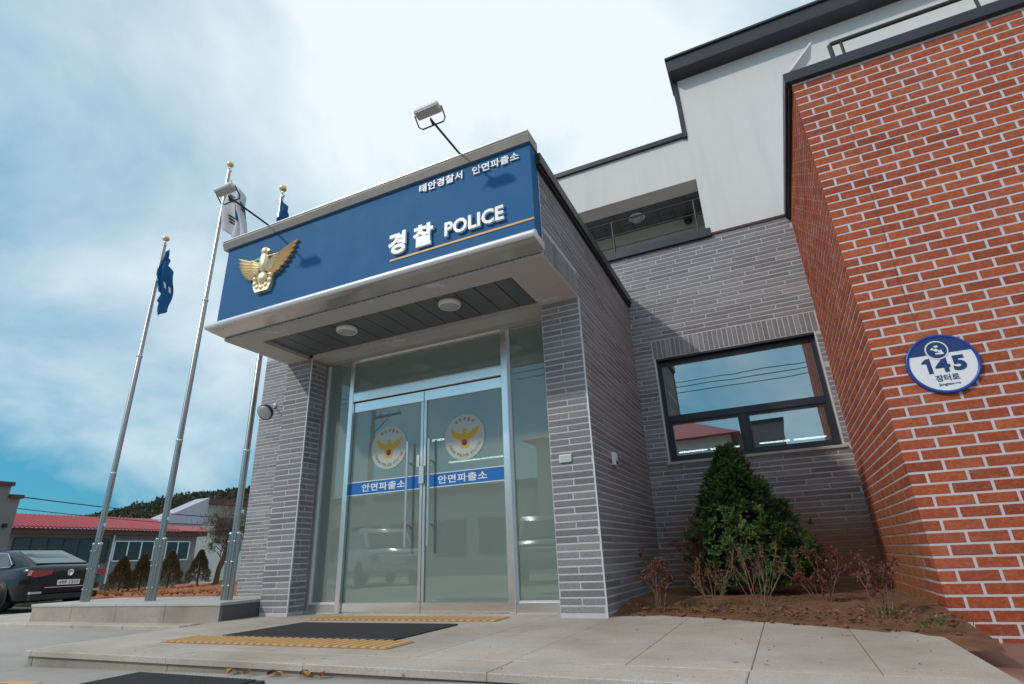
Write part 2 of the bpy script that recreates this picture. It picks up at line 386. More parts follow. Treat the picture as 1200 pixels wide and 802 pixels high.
def text_mesh(body, bold=.018, extrude=.01, spacing=1.0):
    c = bpy.data.curves.new('t', 'FONT'); c.body = body; c.extrude = extrude; c.offset = bold; c.resolution_u = 3; c.space_character = spacing
    o = bpy.data.objects.new('t', c); COL.objects.link(o)
    dg = bpy.context.evaluated_depsgraph_get(); dg.update()
    me = bpy.data.meshes.new_from_object(o.evaluated_get(dg))
    v = [tuple(x.co) for x in me.vertices]; f = [tuple(p.vertices) for p in me.polygons]
    bpy.data.objects.remove(o); bpy.data.curves.remove(c); bpy.data.meshes.remove(me)
    return v, f
def put_text(mb, body, x0, x1, z0, z1, y0, y1, bold=.02, spacing=1.0, place=None):
    """letters fitted to a rectangle in the XZ plane, front face at y0"""
    v, f = text_mesh(body, bold, .05, spacing)
    ax = min(p[0] for p in v); bx = max(p[0] for p in v); ay = min(p[1] for p in v); by = max(p[1] for p in v)
    out = []
    for p in v:
        q = (x0+(p[0]-ax)/(bx-ax)*(x1-x0), y0 if p[2] > 0 else y1, z0+(p[1]-ay)/(by-ay)*(z1-z0))
        out.append(tuple(place @ Vector(q)) if place is not None else q)
    mb.add(out, f)

# ------------------------------------------------------------------ main measures
XL, HS, YC, YW, XR, YR, WP = -3.9686, 2.9467, -.9566, 2.4928, 2.3237, -.0165, .42
ZCOP, ZRED = 3.874, 4.645
GM, GT, GL = .0619, .0468, .578       # grey course, brick height, module
RM, RT, RL = .0800, .0648, .2362     # red course, brick height, module

# ------------------------------------------------------------------ ground
def gz(x, y):
    def ss(a, b, t): t = max(0, min(1, (t-a)/(b-a))); return t*t*(3-2*t)
    z = -.106+.016*max(0, min(3.8, x+3.8))
    z += (-.13-z)*ss(1.2, 2.3, x)*ss(-2.3, -1.2, y)
    z += (-.055-z)*ss(-2.2, -.9, y)*ss(-3.6, -4.2, x)*1.0 if x < -3.6 else 0
    z += (-.30-z)*ss(-8.5, -13.5, x)
    z += (-.2-z)*ss(-6, -12, y)
    return z
def make_ground():
    xs = [-600, -300, -150, -80, -50, -35]+[-28+i*.5 for i in range(0, 72)]+[10, 14, 20, 35, 60, 120, 300, 600]
    ys = [-600, -300, -150, -80, -50, -35, -25, -18]+[-14+i*.4 for i in range(0, 46)]+[5, 7, 10, 14, 20, 30, 50, 80, 150, 300, 600]
    m = MB(); nx = len(xs); v = [(x, y, gz(x, y)) for y in ys for x in xs]
    f = [(j*nx+i, j*nx+i+1, (j+1)*nx+i+1, (j+1)*nx+i) for j in range(len(ys)-1) for i in range(nx-1)]
    m.add(v, f, None, True); return struct(m.build('ground', 'pave'))
make_ground()

# entrance platform: base, riser stones and top slabs, each a stone of its own
plat = struct(MB().prism([(-3.74, -2.235), (2.09, -2.235), (2.09, .6), (-4.3, .6), (-4.16, -.7)], -.3, -.036, 'z').build('platform', 'granite_riser'))
def slab(name, poly, z0, z1, mat, parent, c=.004):
    m = MB(); n = len(poly); cx = sum(p[0] for p in poly)/n; cy = sum(p[1] for p in poly)/n
    ins = [(p[0]+(cx-p[0])*c/max(.05, abs(cx-p[0])), p[1]+(cy-p[1])*c/max(.05, abs(cy-p[1]))) for p in poly]
    v = [(x, y, z0) for x, y in poly]+[(x, y, z1-c) for x, y in poly]+[(x, y, z1) for x, y in ins]
    f = [tuple(range(n-1, -1, -1)), tuple(range(2*n, 3*n))]+[(i, (i+1) % n, n+(i+1) % n, n+i) for i in range(n)]+[(n+i, n+(i+1) % n, 2*n+(i+1) % n, 2*n+i) for i in range(n)]
    m.add(v, f); o = m.build(name, mat, parent); return o
lx = lambda y: -3.77+(y+2.27)*(-.25)      # slanting left edge
noses = [-3.68, -2.2, -1.07, .06, 1.19, 2.12]
slab('slab', [(lx(-2.27), -2.27), (noses[0]-.003, -2.27), (noses[0]-.003, -1.97), (lx(-1.97), -1.97)], -.036, 0, 'granite', plat)
for a, b in zip(noses[:-1], noses[1:]):
    slab('slab', [(a+.002, -2.27), (b-.002, -2.27), (b-.002, -1.97), (a+.002, -1.97)], -.036, random.uniform(-.001, .001), 'granite', plat)
    slab('riser_stone', [(a+.003, -2.25), (b-.003, -2.25), (b-.003, -2.2), (a+.003, -2.2)], -.3, -.038, 'granite_riser', plat)
slab('riser_stone', [(-3.74, -2.25), (noses[0]-.006, -2.25), (noses[0]-.006, -2.2), (-3.74, -2.2)], -.3, -.038, 'granite_riser', plat)
cols = [-4.6, -3.98, -3.40, -2.83, -2.26, -1.69, -1.12, -.54, .04, .64, 1.195, 1.69, 2.12]
rows = [-1.966, -.21, .62]
for a, b in zip(cols[:-1], cols[1:]):
    for c, d in zip(rows[:-1], rows[1:]):
        la, lb = max(a, lx(c)), max(a, lx(d))
        if b < lx(c)+.05 : continue
        poly = [(la+.0015, c+.0015), (b-.0015, c+.0015), (b-.0015, d-.0015), (lb+.0015, d-.0015)]
        if lb+.01 > b: continue
        slab('slab', poly, -.036, random.uniform(-.0012, .0012), 'granite', plat, .0025)
# ledge with kerb stones on the left
ledge = struct(MB().box(-9.6, -4.28, -.60, 2.3, -.4, -.022).build('ledge', 'granite'))
for k in range(6):
    MB().box(-9.6+k*.9, -9.6+(k+1)*.9-.006, -.75, -.604, -.35, -.018, .006).build('kerb_stone', 'granite', ledge)

# ------------------------------------------------------------------ police station
PS = thing('police_station', 'police station with grey brick portal, white upper storey and red brick wing', 'building')
def part(mb, name, mat, parent=PS, **k): return mb.build(name, mat, parent, **k)
BR = {'grey': [], 'red': []}          # (wall object, centre, dims (along wall, depth, height), axis)
def lay(kind, wall, axis, plane, sgn, u0, u1, z0, z1, holes=(), off=0, L=None):
    mod, th = (GM, GT) if kind == 'grey' else (RM, RT)
    pier = L is not None; L = L or (GL if kind == 'grey' else RL)
    jt = .0125 if kind == 'grey' else .019
    zb = .030 if kind == 'grey' else -.096
    i0 = int(math.floor((z0-zb)/mod)); i1 = int(math.ceil((z1-zb)/mod))
    for i in range(i0, i1):
        a = zb+i*mod+(mod-th)/2; b = a+th; a = max(a, z0+.004); b = min(b, z1-.004)
        if b-a < .02: continue
        shift = (i % 2)*L/2+off+(0 if kind == 'red' else ((i*7) % 5-2)*.004 if pier else (i//2 % 4)*.058+random.uniform(-.02, .02))
        u = u0+shift-L*2; segs = []
        while u < u1: segs.append((u+jt/2, u+L-jt/2)); u += L
        for s, e in segs:
            s = max(s, u0+.002); e = min(e, u1-.002)
            parts = [(s, e)]
            for (h0, h1, hz0, hz1) in holes:
                if b > hz0+.01 and a < hz1-.01:
                    np_ = []
                    for (p, q) in parts:
                        if p < h0-.005: np_.append((p, min(q, h0-.004)))
                        if q > h1+.005: np_.append((max(p, h1+.004), q))
                    parts = np_
            for (p, q) in parts:
                if q-p < .03: continue
                p += random.uniform(-.0015, .0015) if p > u0+.01 else 0; q += random.uniform(-.0015, .0015) if q < u1-.01 else 0
                d = .03; pr = random.uniform(-.0012, .0016)
                c = ((p+q)/2, plane-sgn*(d/2-pr), (a+b)/2) if axis == 'x' else (plane-sgn*(d/2-pr), (p+q)/2, (a+b)/2)
                BR[kind].append((wall, c, (q-p, d, b-a), axis))
def soldier(kind, wall, axis, plane, sgn, u0, u1, z0, z1, w=.0508, mod=.0619):
    n = round((u1-u0)/mod); md = (u1-u0)/n
    for k in range(n):
        u = u0+(k+.5)*md; d = .03; pr = random.uniform(-.0012, .0016)
        c = (u, plane-sgn*(d/2-pr), (z0+z1)/2) if axis == 'x' else (plane-sgn*(d/2-pr), u, (z0+z1)/2)
        BR[kind].append((wall, c, (md-.011, d, z1-z0-.012), axis))
BK = .0035  # mortar lies this far behind the brick faces
wx0, wx1, wz0, wz1, wzs = .262, 2.269, 1.545, 2.972, 3.245
# window wall (faces the street) with its opening
m = MB()
m.box(-1.6, -.3, YW+BK, YW+.28, ZCOP-.2, 4.66).box(-.3, wx0, YW+BK, YW+.28, -.3, 4.66).box(wx1, XR+.2, YW+BK, YW+.28, -.3, 4.66).box(wx0, wx1, YW+BK, YW+.28, -.3, wz0).box(wx0, wx1, YW+BK, YW+.28, wz1, 4.66)
wall_win = part(m, 'window_wall', 'mortar')
lay('grey', wall_win, 'x', YW, -1, -1.6, -.001, ZCOP, 4.66)
lay('grey', wall_win, 'x', YW, -1, 0, XR, -.10, 4.66, [(wx0, wx1, wz0-.02, wz1), (wx0-.01, XR, wz1, wzs)])
soldier('grey', wall_win, 'x', YW, -1, wx0-.005, wx1+.04, wz1+.004, wzs)
# portal side wall
m = MB().box(-.25, -BK, .04, YW, -.3, ZCOP).box(-.25, -BK, YC+.04, .04, HS+.002, ZCOP)
wall_side = part(m, 'portal_side_wall', 'mortar')
lay('grey', wall_side, 'y', 0, 1, .006, YW, -.10, HS, (), .11)
lay('grey', wall_side, 'y', 0, 1, YC+.006, YW, HS, ZCOP, [(YC-.1, .0, HS-.1, HS+.262)], .11)
soldier('grey', wall_side, 'y', 0, 1, YC+.006, -.002, HS+.004, HS+.262)
# piers
m = MB().box(-WP, -.012, BK, .5, -.05, HS-.002)
pier_r = part(m, 'right_pier', 'mortar'); lay('grey', pier_r, 'x', 0, -1, -WP+.004, -.013, 0, HS, (), -.005, .41)
m = MB().box(XL+.002, XL+WP-BK, BK, .5, -.05, HS-.002)
pier_l = part(m, 'left_pier', 'mortar'); lay('grey', pier_l, 'x', 0, -1, XL, XL+WP-.013, 0, HS, (), .21, .41)
lay('grey', pier_l, 'y', XL+WP, 1, .008, .235, 0, HS, (), .3, .41)
# pale corner beads
bead = MB().box(-.012, .0015, -.0015, .012, 0, HS).build('corner_bead', 'alu', PS)
MB().box(XL+WP-.012, XL+WP+.0015, -.0015, .012, 0, HS).build('corner_bead', 'alu', PS)
MB().box(-.012, .0015, YC-.0015, YC+.012, HS, ZCOP).build('corner_bead', 'alu', PS)
# left wall of the main block
m = MB().box(-7.33, XL+.3, YW+BK, YW+.28, -.3, 4.66)
wall_left = part(m, 'left_wall', 'mortar'); lay('grey', wall_left, 'x', YW, -1, -7.33, XL+.1, .0, 4.35, (), .07)
part(MB().box(-7.33, -7.05, YW+.28, 10.8, -.3, 6.2), 'end_wall', 'mortar')
# canopy front: soldier course under the sign
m = MB().box(XL, -.012, YC+BK, YC+.12, HS, ZCOP).box(XL, XL+.12, YC+.12, YW, HS, ZCOP)
wall_can = part(m, 'canopy_front', 'mortar'); soldier('grey', wall_can, 'x', YC, -1, XL+.004, -.016, HS+.004, HS+.20)
part(MB().box(XL+.12, -.25, YC+.12, YW, 3.6, 3.75), 'portal_roof', 'dark_panel')
# copings
def coping(boxes, name='coping'):
    m = MB()
    for b in boxes: m.box(*b, .004)
    return part(m, name, 'dark_metal')
coping([(-.12, .055, YC-.05, YW-.004, ZCOP-.005, ZCOP+.115)])
part(MB().box(-.06, .035, YC-.03, YW-.004, ZCOP-.035, ZCOP-.006), 'coping_black_trim', 'black')  # narrow black strip beneath the portal coping
coping([(XL-.05, -.121, YC-.05, YC+.16, ZCOP-.005, ZCOP+.115)])
# soffit of the canopy
px0, px1, py0, py1 = -3.62, -.417, -.72, 0.0
m = MB().box(XL+.002, px0, YC+.01, .02, HS-.012, HS+.09).box(px1, -.008, YC+.01, .0, HS-.012, HS+.09).box(px0, px1, YC+.01, py0, HS-.012, HS+.09)
part(m, 'soffit_border', 'soffit')
part(MB().box(XL+WP, -WP, .002, .60, HS-.012, HS+.09), 'lintel', 'soffit')
part(MB().box(px0-.05, px1+.05, py0-.05, .06, HS+.095, HS+.13), 'soffit_deck', 'black')
n = 14; w = (px1-px0)/n
for k in range(n):
    MB().box(px0+k*w+.005, px0+(k+1)*w-.005, py0+.002, py1+.001, HS+.035, HS+.06, .003).build('ceiling_panel', 'slate', PS)

# glazed entrance ---------------------------------------------------------
YD = .29
fx0, fx1 = XL+WP, -WP
part(MB().box(fx0, fx0+.045, YD-.05, YD+.05, 0, 2.93).box(fx0+.045, fx1, YD-.05, YD+.05, 2.885, 2.934), 'outer_frame', 'steel')
for a, b in ((-3.114, -3.05), (-1.022, -.945)): part(MB().box(a, b, YD-.06, YD+.05, 0, 2.885, .006), 'mullion', 'mirror')
part(MB().box(-3.05, -1.022, YD-.055, YD+.05, 2.345, 2.455, .006), 'door_header', 'mirror')
part(MB().box(-3.05, -1.022, YD-.02, YD+.02, 2.455, 2.475).box(-3.05, -1.022, YD-.02, YD+.02, 2.86, 2.885), 'transom_bead', 'steel')
part(MB().box(-3.05, -1.022, YD-.004, YD+.004, 2.475, 2.86), 'transom_pane', 'glass_door')
for a, b in ((fx0+.045, -3.114), (-.945, fx1)):
    part(MB().box(a, b, YD-.004, YD+.004, .115, 2.885), 'side_pane', 'glass_door')
    part(MB().box(a, b, YD-.045, YD+.045, 0, .095, .003), 'kick_panel', 'steel')
    part(MB().box(a, b, YD-.02, YD+.02, .095, .115), 'side_bead', 'alu')
    part(MB().box(a, a+.02, YD-.02, YD+.02, .115, 2.885), 'side_bead', 'alu')

def arc_text(mb, s, cx, cz, r, h, a0, a1, y0, y1, flip=False, bold=.01):
    n = len(s)
    for i, ch in enumerate(s):
        if ch == ' ': continue
        a = a0+(a1-a0)*(i/(n-1)); ca, sa = math.cos(a), math.sin(a)
        rot = a-math.pi/2 if not flip else a+math.pi/2
        wch = h*.75 if ch != 'I' else h*.18
        P = Matrix.Translation((cx+r*ca, 0, cz+r*sa)) @ Matrix.Rotation(-rot, 4, 'Y')
        put_text(mb, ch, -wch/2, wch/2, -h/2, h/2, y0, y1, bold, 1.0, P)
def flat_eagle(mb, cx, cz, s, y0, y1):
    wing = [(0, .02), (.10, .10), (.24, .17), (.42, .27), (.53, .31), (.50, .20), (.46, .11), (.40, .04), (.31, -.02), (.22, -.06), (.13, -.09), (.0, -.10)]
    for sg in (1, -1):
        mb.prism([(cx+sg*x*s, cz+z*s) for x, z in wing], y0, y1)
    mb.prism([(cx+x*s, cz+z*s) for x, z in [(-.11, .05), (-.055, .17), (-.07, .235), (-.02, .28), (.05, .27), (.10, .245), (.055, .225), (.06, .17), (.11, .05), (.18, -.12), (.13, -.34), (-.13, -.34), (-.18, -.12)]], y0-.0006, y1)
def door(x0, x1, stile, hx, cx, tx0, tx1):
    """one glass leaf, with film band, round crest and bar handle"""
    D = bpy.data.objects.new('entrance_door', None); COL.objects.link(D); D.parent = PS
    P = lambda mb, nm, mt: mb.build(nm, mt, D)
    P(MB().box(x0, x1, YD-.025, YD+.025, 2.215, 2.335, .004), 'top_rail', 'mirror')
    P(MB().box(x0, x1, YD-.025, YD+.025, .012, .105, .004), 'bottom_rail', 'mirror')
    s0, s1 = (x1-.035, x1) if stile > 0 else (x0, x0+.035)
    P(MB().box(s0, s1, YD-.024, YD+.024, .105, 2.215, .003), 'stile', 'steel')
    g0, g1 = (x0, x1-.035) if stile > 0 else (x0+.035, x1)
    P(MB().box(g0, g1, YD-.005, YD+.005, .105, 2.215), 'pane', 'glass_door')
    P(MB().box(g0, g1, YD-.009, YD-.007, 1.238, 1.372), 'film_band', 'film_blue')
    P(MB().box(g0, g1, YD-.010, YD-.007, 1.372, 1.381).box(g0, g1, YD-.010, YD-.007, 1.229, 1.238), 'film_edge', 'white')
    t = MB(); put_text(t, '안면파출소', tx0, tx1, 1.262, 1.350, YD-.0105, YD-.0095, .022, 1.12); P(t, 'film_lettering', 'white')
    cz = 1.737; rr = .252; rm = Matrix.Translation((cx, YD-.0075, cz)) @ Matrix.Rotation(R(90), 4, 'X')
    P(MB().lathe([(rr*.955, .0), (rr*.955, .001)], 48, rm, smooth=False), 'crest_disc', 'cream_print')
    ring = MB(); nseg = 48; v = []; f = []
    for i in range(nseg):
        a = 2*math.pi*i/nseg
        for q in (rr*.95, rr): v.append((cx+q*math.cos(a), YD-.0092, cz+q*math.sin(a)))
    f = [(2*i, 2*i+1, (2*i+3) % (2*nseg), (2*i+2) % (2*nseg)) for i in range(nseg)]; ring.add(v, f); P(ring, 'crest_ring', 'grey_print' if False else 'soffit')
    e = MB(); flat_eagle(e, cx, cz-.005, .34, YD-.0102, YD-.0092); P(e, 'crest_eagle', 'yellow')
    a = []
    P(MB().lathe([(.033, 0), (.033, .001)], 20, Matrix.Translation((cx, YD-.0110, cz-.062)) @ Matrix.Rotation(R(90), 4, 'X'), smooth=False), 'crest_roundel', 'purple')
    P(MB().prism([(cx+.033*math.cos(t)*.9, cz-.062+.03*math.sin(t)) for t in [math.pi*i/8 for i in range(9)]], YD-.0132, YD-.0122), 'crest_half', 'red_print')
    c = MB(); arc_text(c, '태안경찰서', cx, cz, rr*.78, .042, R(122), R(58), YD-.0103, YD-.0095, False, .015)
    arc_text(c, 'TAEAN POLICE STATION', cx, cz, rr*.80, .030, R(205), R(335), YD-.0103, YD-.0095, True, .012); P(c, 'crest_lettering', 'grey_print')
    h = MB(); h.tube([(hx, YD-.075, .638), (hx, YD-.075, 1.757)], .0145, 12)
    for z in (.86, 1.52): h.tube([(hx, YD-.075, z), (hx, YD-.005, z)], .010, 8)
    P(h, 'handle', 'steel')
    h = MB(); h.tube([(hx, YD+.075, .638), (hx, YD+.075, 1.757)], .0145, 12)
    for z in (.86, 1.52): h.tube([(hx, YD+.075, z), (hx, YD+.005, z)], .010, 8)
    P(h, 'inner_handle', 'steel')
    return D
dl = door(-3.046, -2.033, 1, -2.205, -2.512, -2.87, -2.27)
dr = door(-2.027, -1.026, -1, -1.922, -1.507, -1.84, -1.24)
MB().box(-2.062, -1.996, YD-.06, YD-.026, 1.275, 1.475, .006).build('lock_case', 'steel', dr)
MB().box(-2.11, -2.075, YD-.03, YD-.026, 1.47, 1.60).build('lock_plate', 'alu', dl)
part(MB().box(fx0, fx1, YD-.055, YD+.055, -.03, .008), 'threshold', 'steel')

# window in the grey wall -------------------------------------------------
WN = bpy.data.objects.new('window', None); COL.objects.link(WN); WN.parent = PS
P = lambda mb, nm, mt: mb.build(nm, mt, WN)
yf0, yf1 = YW+.075, YW+.15
for xa in (wx0, wx1-.02): P(MB().box(xa, xa+.02, YW-.003, YW+.2, wz0+.013, wz1-.001), 'reveal_trim', 'alu')
P(MB().box(wx0+.021, wx1-.021, YW-.004, YW+.2, wz1-.03, wz1-.002), 'head_trim', 'dark_metal')
P(MB().box(wx0-.02, wx1+.02, YW-.03, YW+.2, wz0-.022, wz0+.012, .004), 'sill', 'granite_pale')
a, b, c, d = wx0+.022, wx1-.022, wz0+.014, wz1-.034
P(MB().box(a, a+.055, yf0, yf1, c, d, .003).box(b-.055, b, yf0, yf1, c, d, .003).box(a+.055, b-.055, yf0, yf1, d-.055, d, .003).box(a+.055, b-.055, yf0, yf1, c, c+.055, .003), 'frame', 'frame')
P(MB().box(a+.055, b-.055, yf0-.004, yf1-.004, 2.085, 2.175, .003), 'transom_bar', 'frame')
P(MB().box(1.215, 1.29, yf0-.006, yf1-.004, c+.055, 2.085, .003), 'centre_mullion', 'frame')
P(MB().box(a+.055, b-.055, yf0+.04, yf0+.046, 2.175, d-.055), 'pane', 'glass_win')
P(MB().box(a+.055, 1.215, yf0+.04, yf0+.046, c+.055, 2.085), 'pane', 'glass_win')
P(MB().box(1.29, b-.055, yf0+.04, yf0+.046, c+.055, 2.085), 'pane', 'glass_win')
for (p, q) in ((a+.055, 1.215), (1.29, b-.055)):
    P(MB().box(p, p+.03, yf0+.012, yf1-.01, c+.055, 2.085).box(q-.03, q, yf0+.012, yf1-.01, c+.055, 2.085).box(p+.03, q-.03, yf0+.012, yf1-.01, 2.055, 2.085).box(p+.03, q-.03, yf0+.012, yf1-.01, c+.055, c+.085), 'sash', 'frame')

# red brick wing ------------------------------------------------------------
m = MB().box(XR+.0035, 7.2, YR+.0035, YW+.28, -.4, ZRED-.003)
wall_red = part(m, 'red_wing_wall', 'mortar_red')
for i in range(-1, 60):
    za = -.096+i*RM+(RM-RT)/2; zb = min(za+RT, ZRED-.002)
    if zb-za < .02: continue
    full = i % 2 == 1
    L, D = (.2165, .098) if full else (.0985, .2165)
    BR['red'].append((wall_red, (XR+L/2, YR+D/2, (za+zb)/2), (L, D, zb-za), 'x'))
    u = XR+L+.019
    while u < 5.6:
        BR['red'].append((wall_red, (u+(RL-.019)/2, YR+.015+random.uniform(-.001, .0012), (za+zb)/2), (RL-.019, .03, zb-za), 'x')); u += RL
    u = YR+D+.014
    while u < YW:
        e = min(u+RL-.019, YW-.003)
        if e-u > .03: BR['red'].append((wall_red, (XR+.015+random.uniform(-.001, .0012), (u+e)/2, (za+zb)/2), (e-u, .03, zb-za), 'y'))
        u += RL
coping([(XR-.055, 7.2, YR-.05, YR+.22, ZRED, ZRED+.115), (XR-.055, XR+.2, YR+.221, YW-.003, ZRED, ZRED+.115)], 'wing_coping')
part(MB().box(XR-.03, XR-.002, YR+.02, YW-.004, ZRED-.04, ZRED-.001), 'coping_black_trim', 'black')  # narrow black strip beneath the wing coping
part(MB().box(XR+.2, 7.2, YR+.22, YW, ZRED-.25, ZRED-.05), 'wing_roof', 'dark_panel')
rail = MB()
rail.tube([(2.80, .30, 4.5), (2.80, .30, 5.235), (2.815, .30, 5.25), (7.1, .30, 5.25)], .022, 8)
for x in (2.90, 4.0, 5.1, 6.2): rail.tube([(x, .30, 4.5), (x, .30, 5.235)], .014, 6)
part(rail, 'roof_railing', 'black')
part(MB().obox(Matrix.Translation((2.47, .10, 4.95)) @ Matrix.Rotation(R(-47), 4, 'Y'), .34, .22, .018, .004), 'roof_vent_flap', 'white')

# white upper storey ----------------------------------------------------------
part(MB().box(1.25, 7.2, YW-.04, YW+.3, 4.69, 7.66).box(XR+.21, 7.2, YW-.04, YW+.3, 4.3, 4.69), 'tall_white_wall', 'stucco')
part(MB().box(1.18, 1.249, YW-.06, YW+.35, 6.44, 7.70, .004), 'gable_trim', 'dark_metal')
part(MB().box(1.16, 7.3, YW-.30, YW+.5, 7.56, 7.80, .006).box(1.14, 7.3, YW-.33, YW+.5, 7.80, 7.835), 'eave', 'dark_metal')
part(MB().box(-7.33, 1.249, YW, YW+.33, 5.675, 6.46), 'balcony_header', 'stucco')
part(MB().box(-7.36, 1.179, YW-.05, YW+.36, 6.46, 6.545, .004), 'parapet_coping', 'dark_metal')
part(MB().box(-7.36, 1.31, YW-.05, YW+.22, 4.645, 4.775, .004), 'balcony_sill', 'dark_metal')
part(MB().box(-7.33, 1.3, YW+.28, 3.6, 4.45, 4.6), 'balcony_floor', 'stucco')
part(MB().box(-7.33, 1.6, 3.6, 3.8, 4.6, 6.4), 'balcony_back_wall', 'cream')
part(MB().box(1.251, 1.5, YW+.3, 3.6, 4.6, 5.8), 'balcony_side_wall', 'cream')
part(MB().box(-7.3, 1.25, YW+.33, 3.6, 5.79, 5.85), 'balcony_ceiling_deck', 'black')
for j in range(3):
    for k in range(9):
        x0 = 1.24-(k+1)*.23; y0 = YW+.335+j*.255
        MB().box(x0+.004, x0+.226, y0+.004, y0+.251, 5.745, 5.765, .002).build('balcony_ceiling_panel', 'slate', PS)
rail = MB()
for z in (5.355, 5.11): rail.tube([(-7.2, YW+.05, z), (1.245, YW+.05, z)], .013, 6)
rail.tube([(-7.2, YW+.05, 4.90), (1.245, YW+.05, 4.90)], .007, 6)
for x in (-5.4, -4.1, -2.7, -1.35, -.10, 1.145): rail.tube([(x, YW+.05, 4.7), (x, YW+.05, 5.355)], .017, 6)
part(rail, 'balcony_railing', 'dark_metal')
part(MB().box(-7.33, 7.2, 10.8, 11, -.3, 6.4).box(-7.33, 7.2, 3.8, 10.8, 6.2, 6.4).box(7.0, 7.2, YW+.3, 10.8, -.3, 7.5).box(1.25, 7.2, YW+.3, 10.8, 7.4, 7.55).box(1.25, 1.4, 3.8, 10.8, 6.4, 7.4), 'rear_block', 'stucco')
# inside: floor, walls and ceiling seen dimly through the glass
part(MB().box(-7.05, 7.0, YW+.281, 10.5, -.02, .004).box(XL+WP, -.25, .35, YW+.281, -.02, .004), 'inner_floor', 'granite_pale')
part(MB().box(-7.05, 7.0, 10.5, 10.6, 0, 3.0).box(XL+WP-.06, XL+WP-.002, .51, YW+.28, 0, 2.93).box(-.31, -.252, .51, YW+.28, 0, 2.93).box(-7.05, -7.0, YW+.281, 10.5, 0, 3), 'inner_wall', 'interior')
part(MB().box(-7.05, 7.0, YW+.281, 10.5, 2.86, 2.94).box(XL+WP, -.25, .60, YW+.281, 2.94, 3.0), 'inner_ceiling', 'interior')
for (x0, x1, y) in ((-.58, .13, 9.5), (.17, .88, 9.5), (1.30, 2.0, 9.45), (2.05, 2.75, 9.45), (-5.9, -4.35, 7.15), (-4.8, -4.45, 4.6)):
    o = thing('ceiling_tube_light', 'lit white fluorescent strip seen through the '+('window' if x0 > -1 else 'door')+' glass', 'strip light', (x0, y, 2.80), 0, 'strip lights inside the station')
    MB().box(0, x1-x0, -.05, .05, .0, .05).build('housing', 'white', o)
    MB().box(.02, x1-x0-.02, -.04, .04, -.025, -.002).build('tube', 'tube', o)

# bricks: the ones that show largest are objects, the rest one field per kind ------------
camM = cam.matrix_basis.inverted() if False else (Matrix.Translation(cam.location) @ cam.rotation_euler.to_matrix().to_4x4()).inverted()
def pix(p):
    c = camM @ Vector(p)
    if c.z > -.1: return None
    return (600+640.22*c.x/-c.z, 401-640.22*c.y/-c.z)
def area(b):
    _, c, d, ax = b; h = d[0]/2
    a = (c[0]-h, c[1], c[2]) if ax == 'x' else (c[0], c[1]-h, c[2]); e = (c[0]+h, c[1], c[2]) if ax == 'x' else (c[0], c[1]+h, c[2])
    p, q, r = pix(a), pix(e), pix((c[0], c[1], c[2]+d[2]/2)); s = pix(c)
    if None in (p, q, r, s) or not (0 < s[0] < 1200 and 0 < s[1] < 802): return 0
    u = (q[0]-p[0], q[1]-p[1]); v = (r[0]-s[0], r[1]-s[1]); return abs(u[0]*v[1]-u[1]*v[0])*2
cache = {}
for kind in ('grey', 'red'):
    L = sorted(BR[kind], key=area, reverse=True)
    for (wall, c, d, ax) in L[:300]:
        dim = d
        key = (kind, round(dim[0], 3), round(dim[1], 3), round(dim[2], 3))
        if key not in cache:
            o = MB().box(-key[1]/2, key[1]/2, -key[2]/2, key[2]/2, -key[3]/2, key[3]/2, .002).build(kind+'_brick', kind+'_o', wall)
            cache[key] = o.data
        else:
            o = bpy.data.objects.new(kind+'_brick', cache[key]); COL.objects.link(o); o.parent = wall
        o.location = (c[0], c[1], c[2]+random.uniform(-.0009, .0009))
        o.rotation_euler = (0, random.uniform(-.003, .003), R(90) if ax == 'y' else 0) if ax == 'x' else (random.uniform(-.003, .003), 0, R(90))
    m = MB()
    for (wall, c, d, ax) in L[300:]:
        h = (d[0]/2, d[1]/2) if ax == 'x' else (d[1]/2, d[0]/2)
        m.box(c[0]-h[0], c[0]+h[0], c[1]-h[1], c[1]+h[1], c[2]-d[2]/2, c[2]+d[2]/2, .002, random.random())
    m.build(kind+'_brick_field', kind+'_s', PS, kind='stuff', tint=True)

# ------------------------------------------------------------------ sign board
YS = -1.13
SG = thing('police_signboard', 'long blue police signboard with white lettering and gold eagle above the doors', 'signboard', (-1.95, YS, 3.0))
so_ = (-1.95, YS, 3.0)
Q = lambda mb, nm, mt, par=SG: mb.build(nm, mt, par, org=so_)
sx0, sx1, sz0, sz1 = -3.895, .006, 3.05, 4.015
Q(MB().box(sx0, sx1, YS, YC-.012, sz0, sz1), 'panel', 'blue')
# top cap: folded stainless with a bright upper lip
Q(MB().prism([(YS-.03, sz1+.002), (YS-.06, sz1+.075), (YS-.055, sz1+.092), (YC-.012, sz1+.092), (YC-.012, sz1+.002)], sx0-.05, sx1+.012, 'x'), 'top_cap', 'cap_steel')
Q(MB().box(sx0-.055, sx1+.014, YS-.066, YC-.012, sz1+.093, sz1+.112, .005), 'top_lip', 'alu')
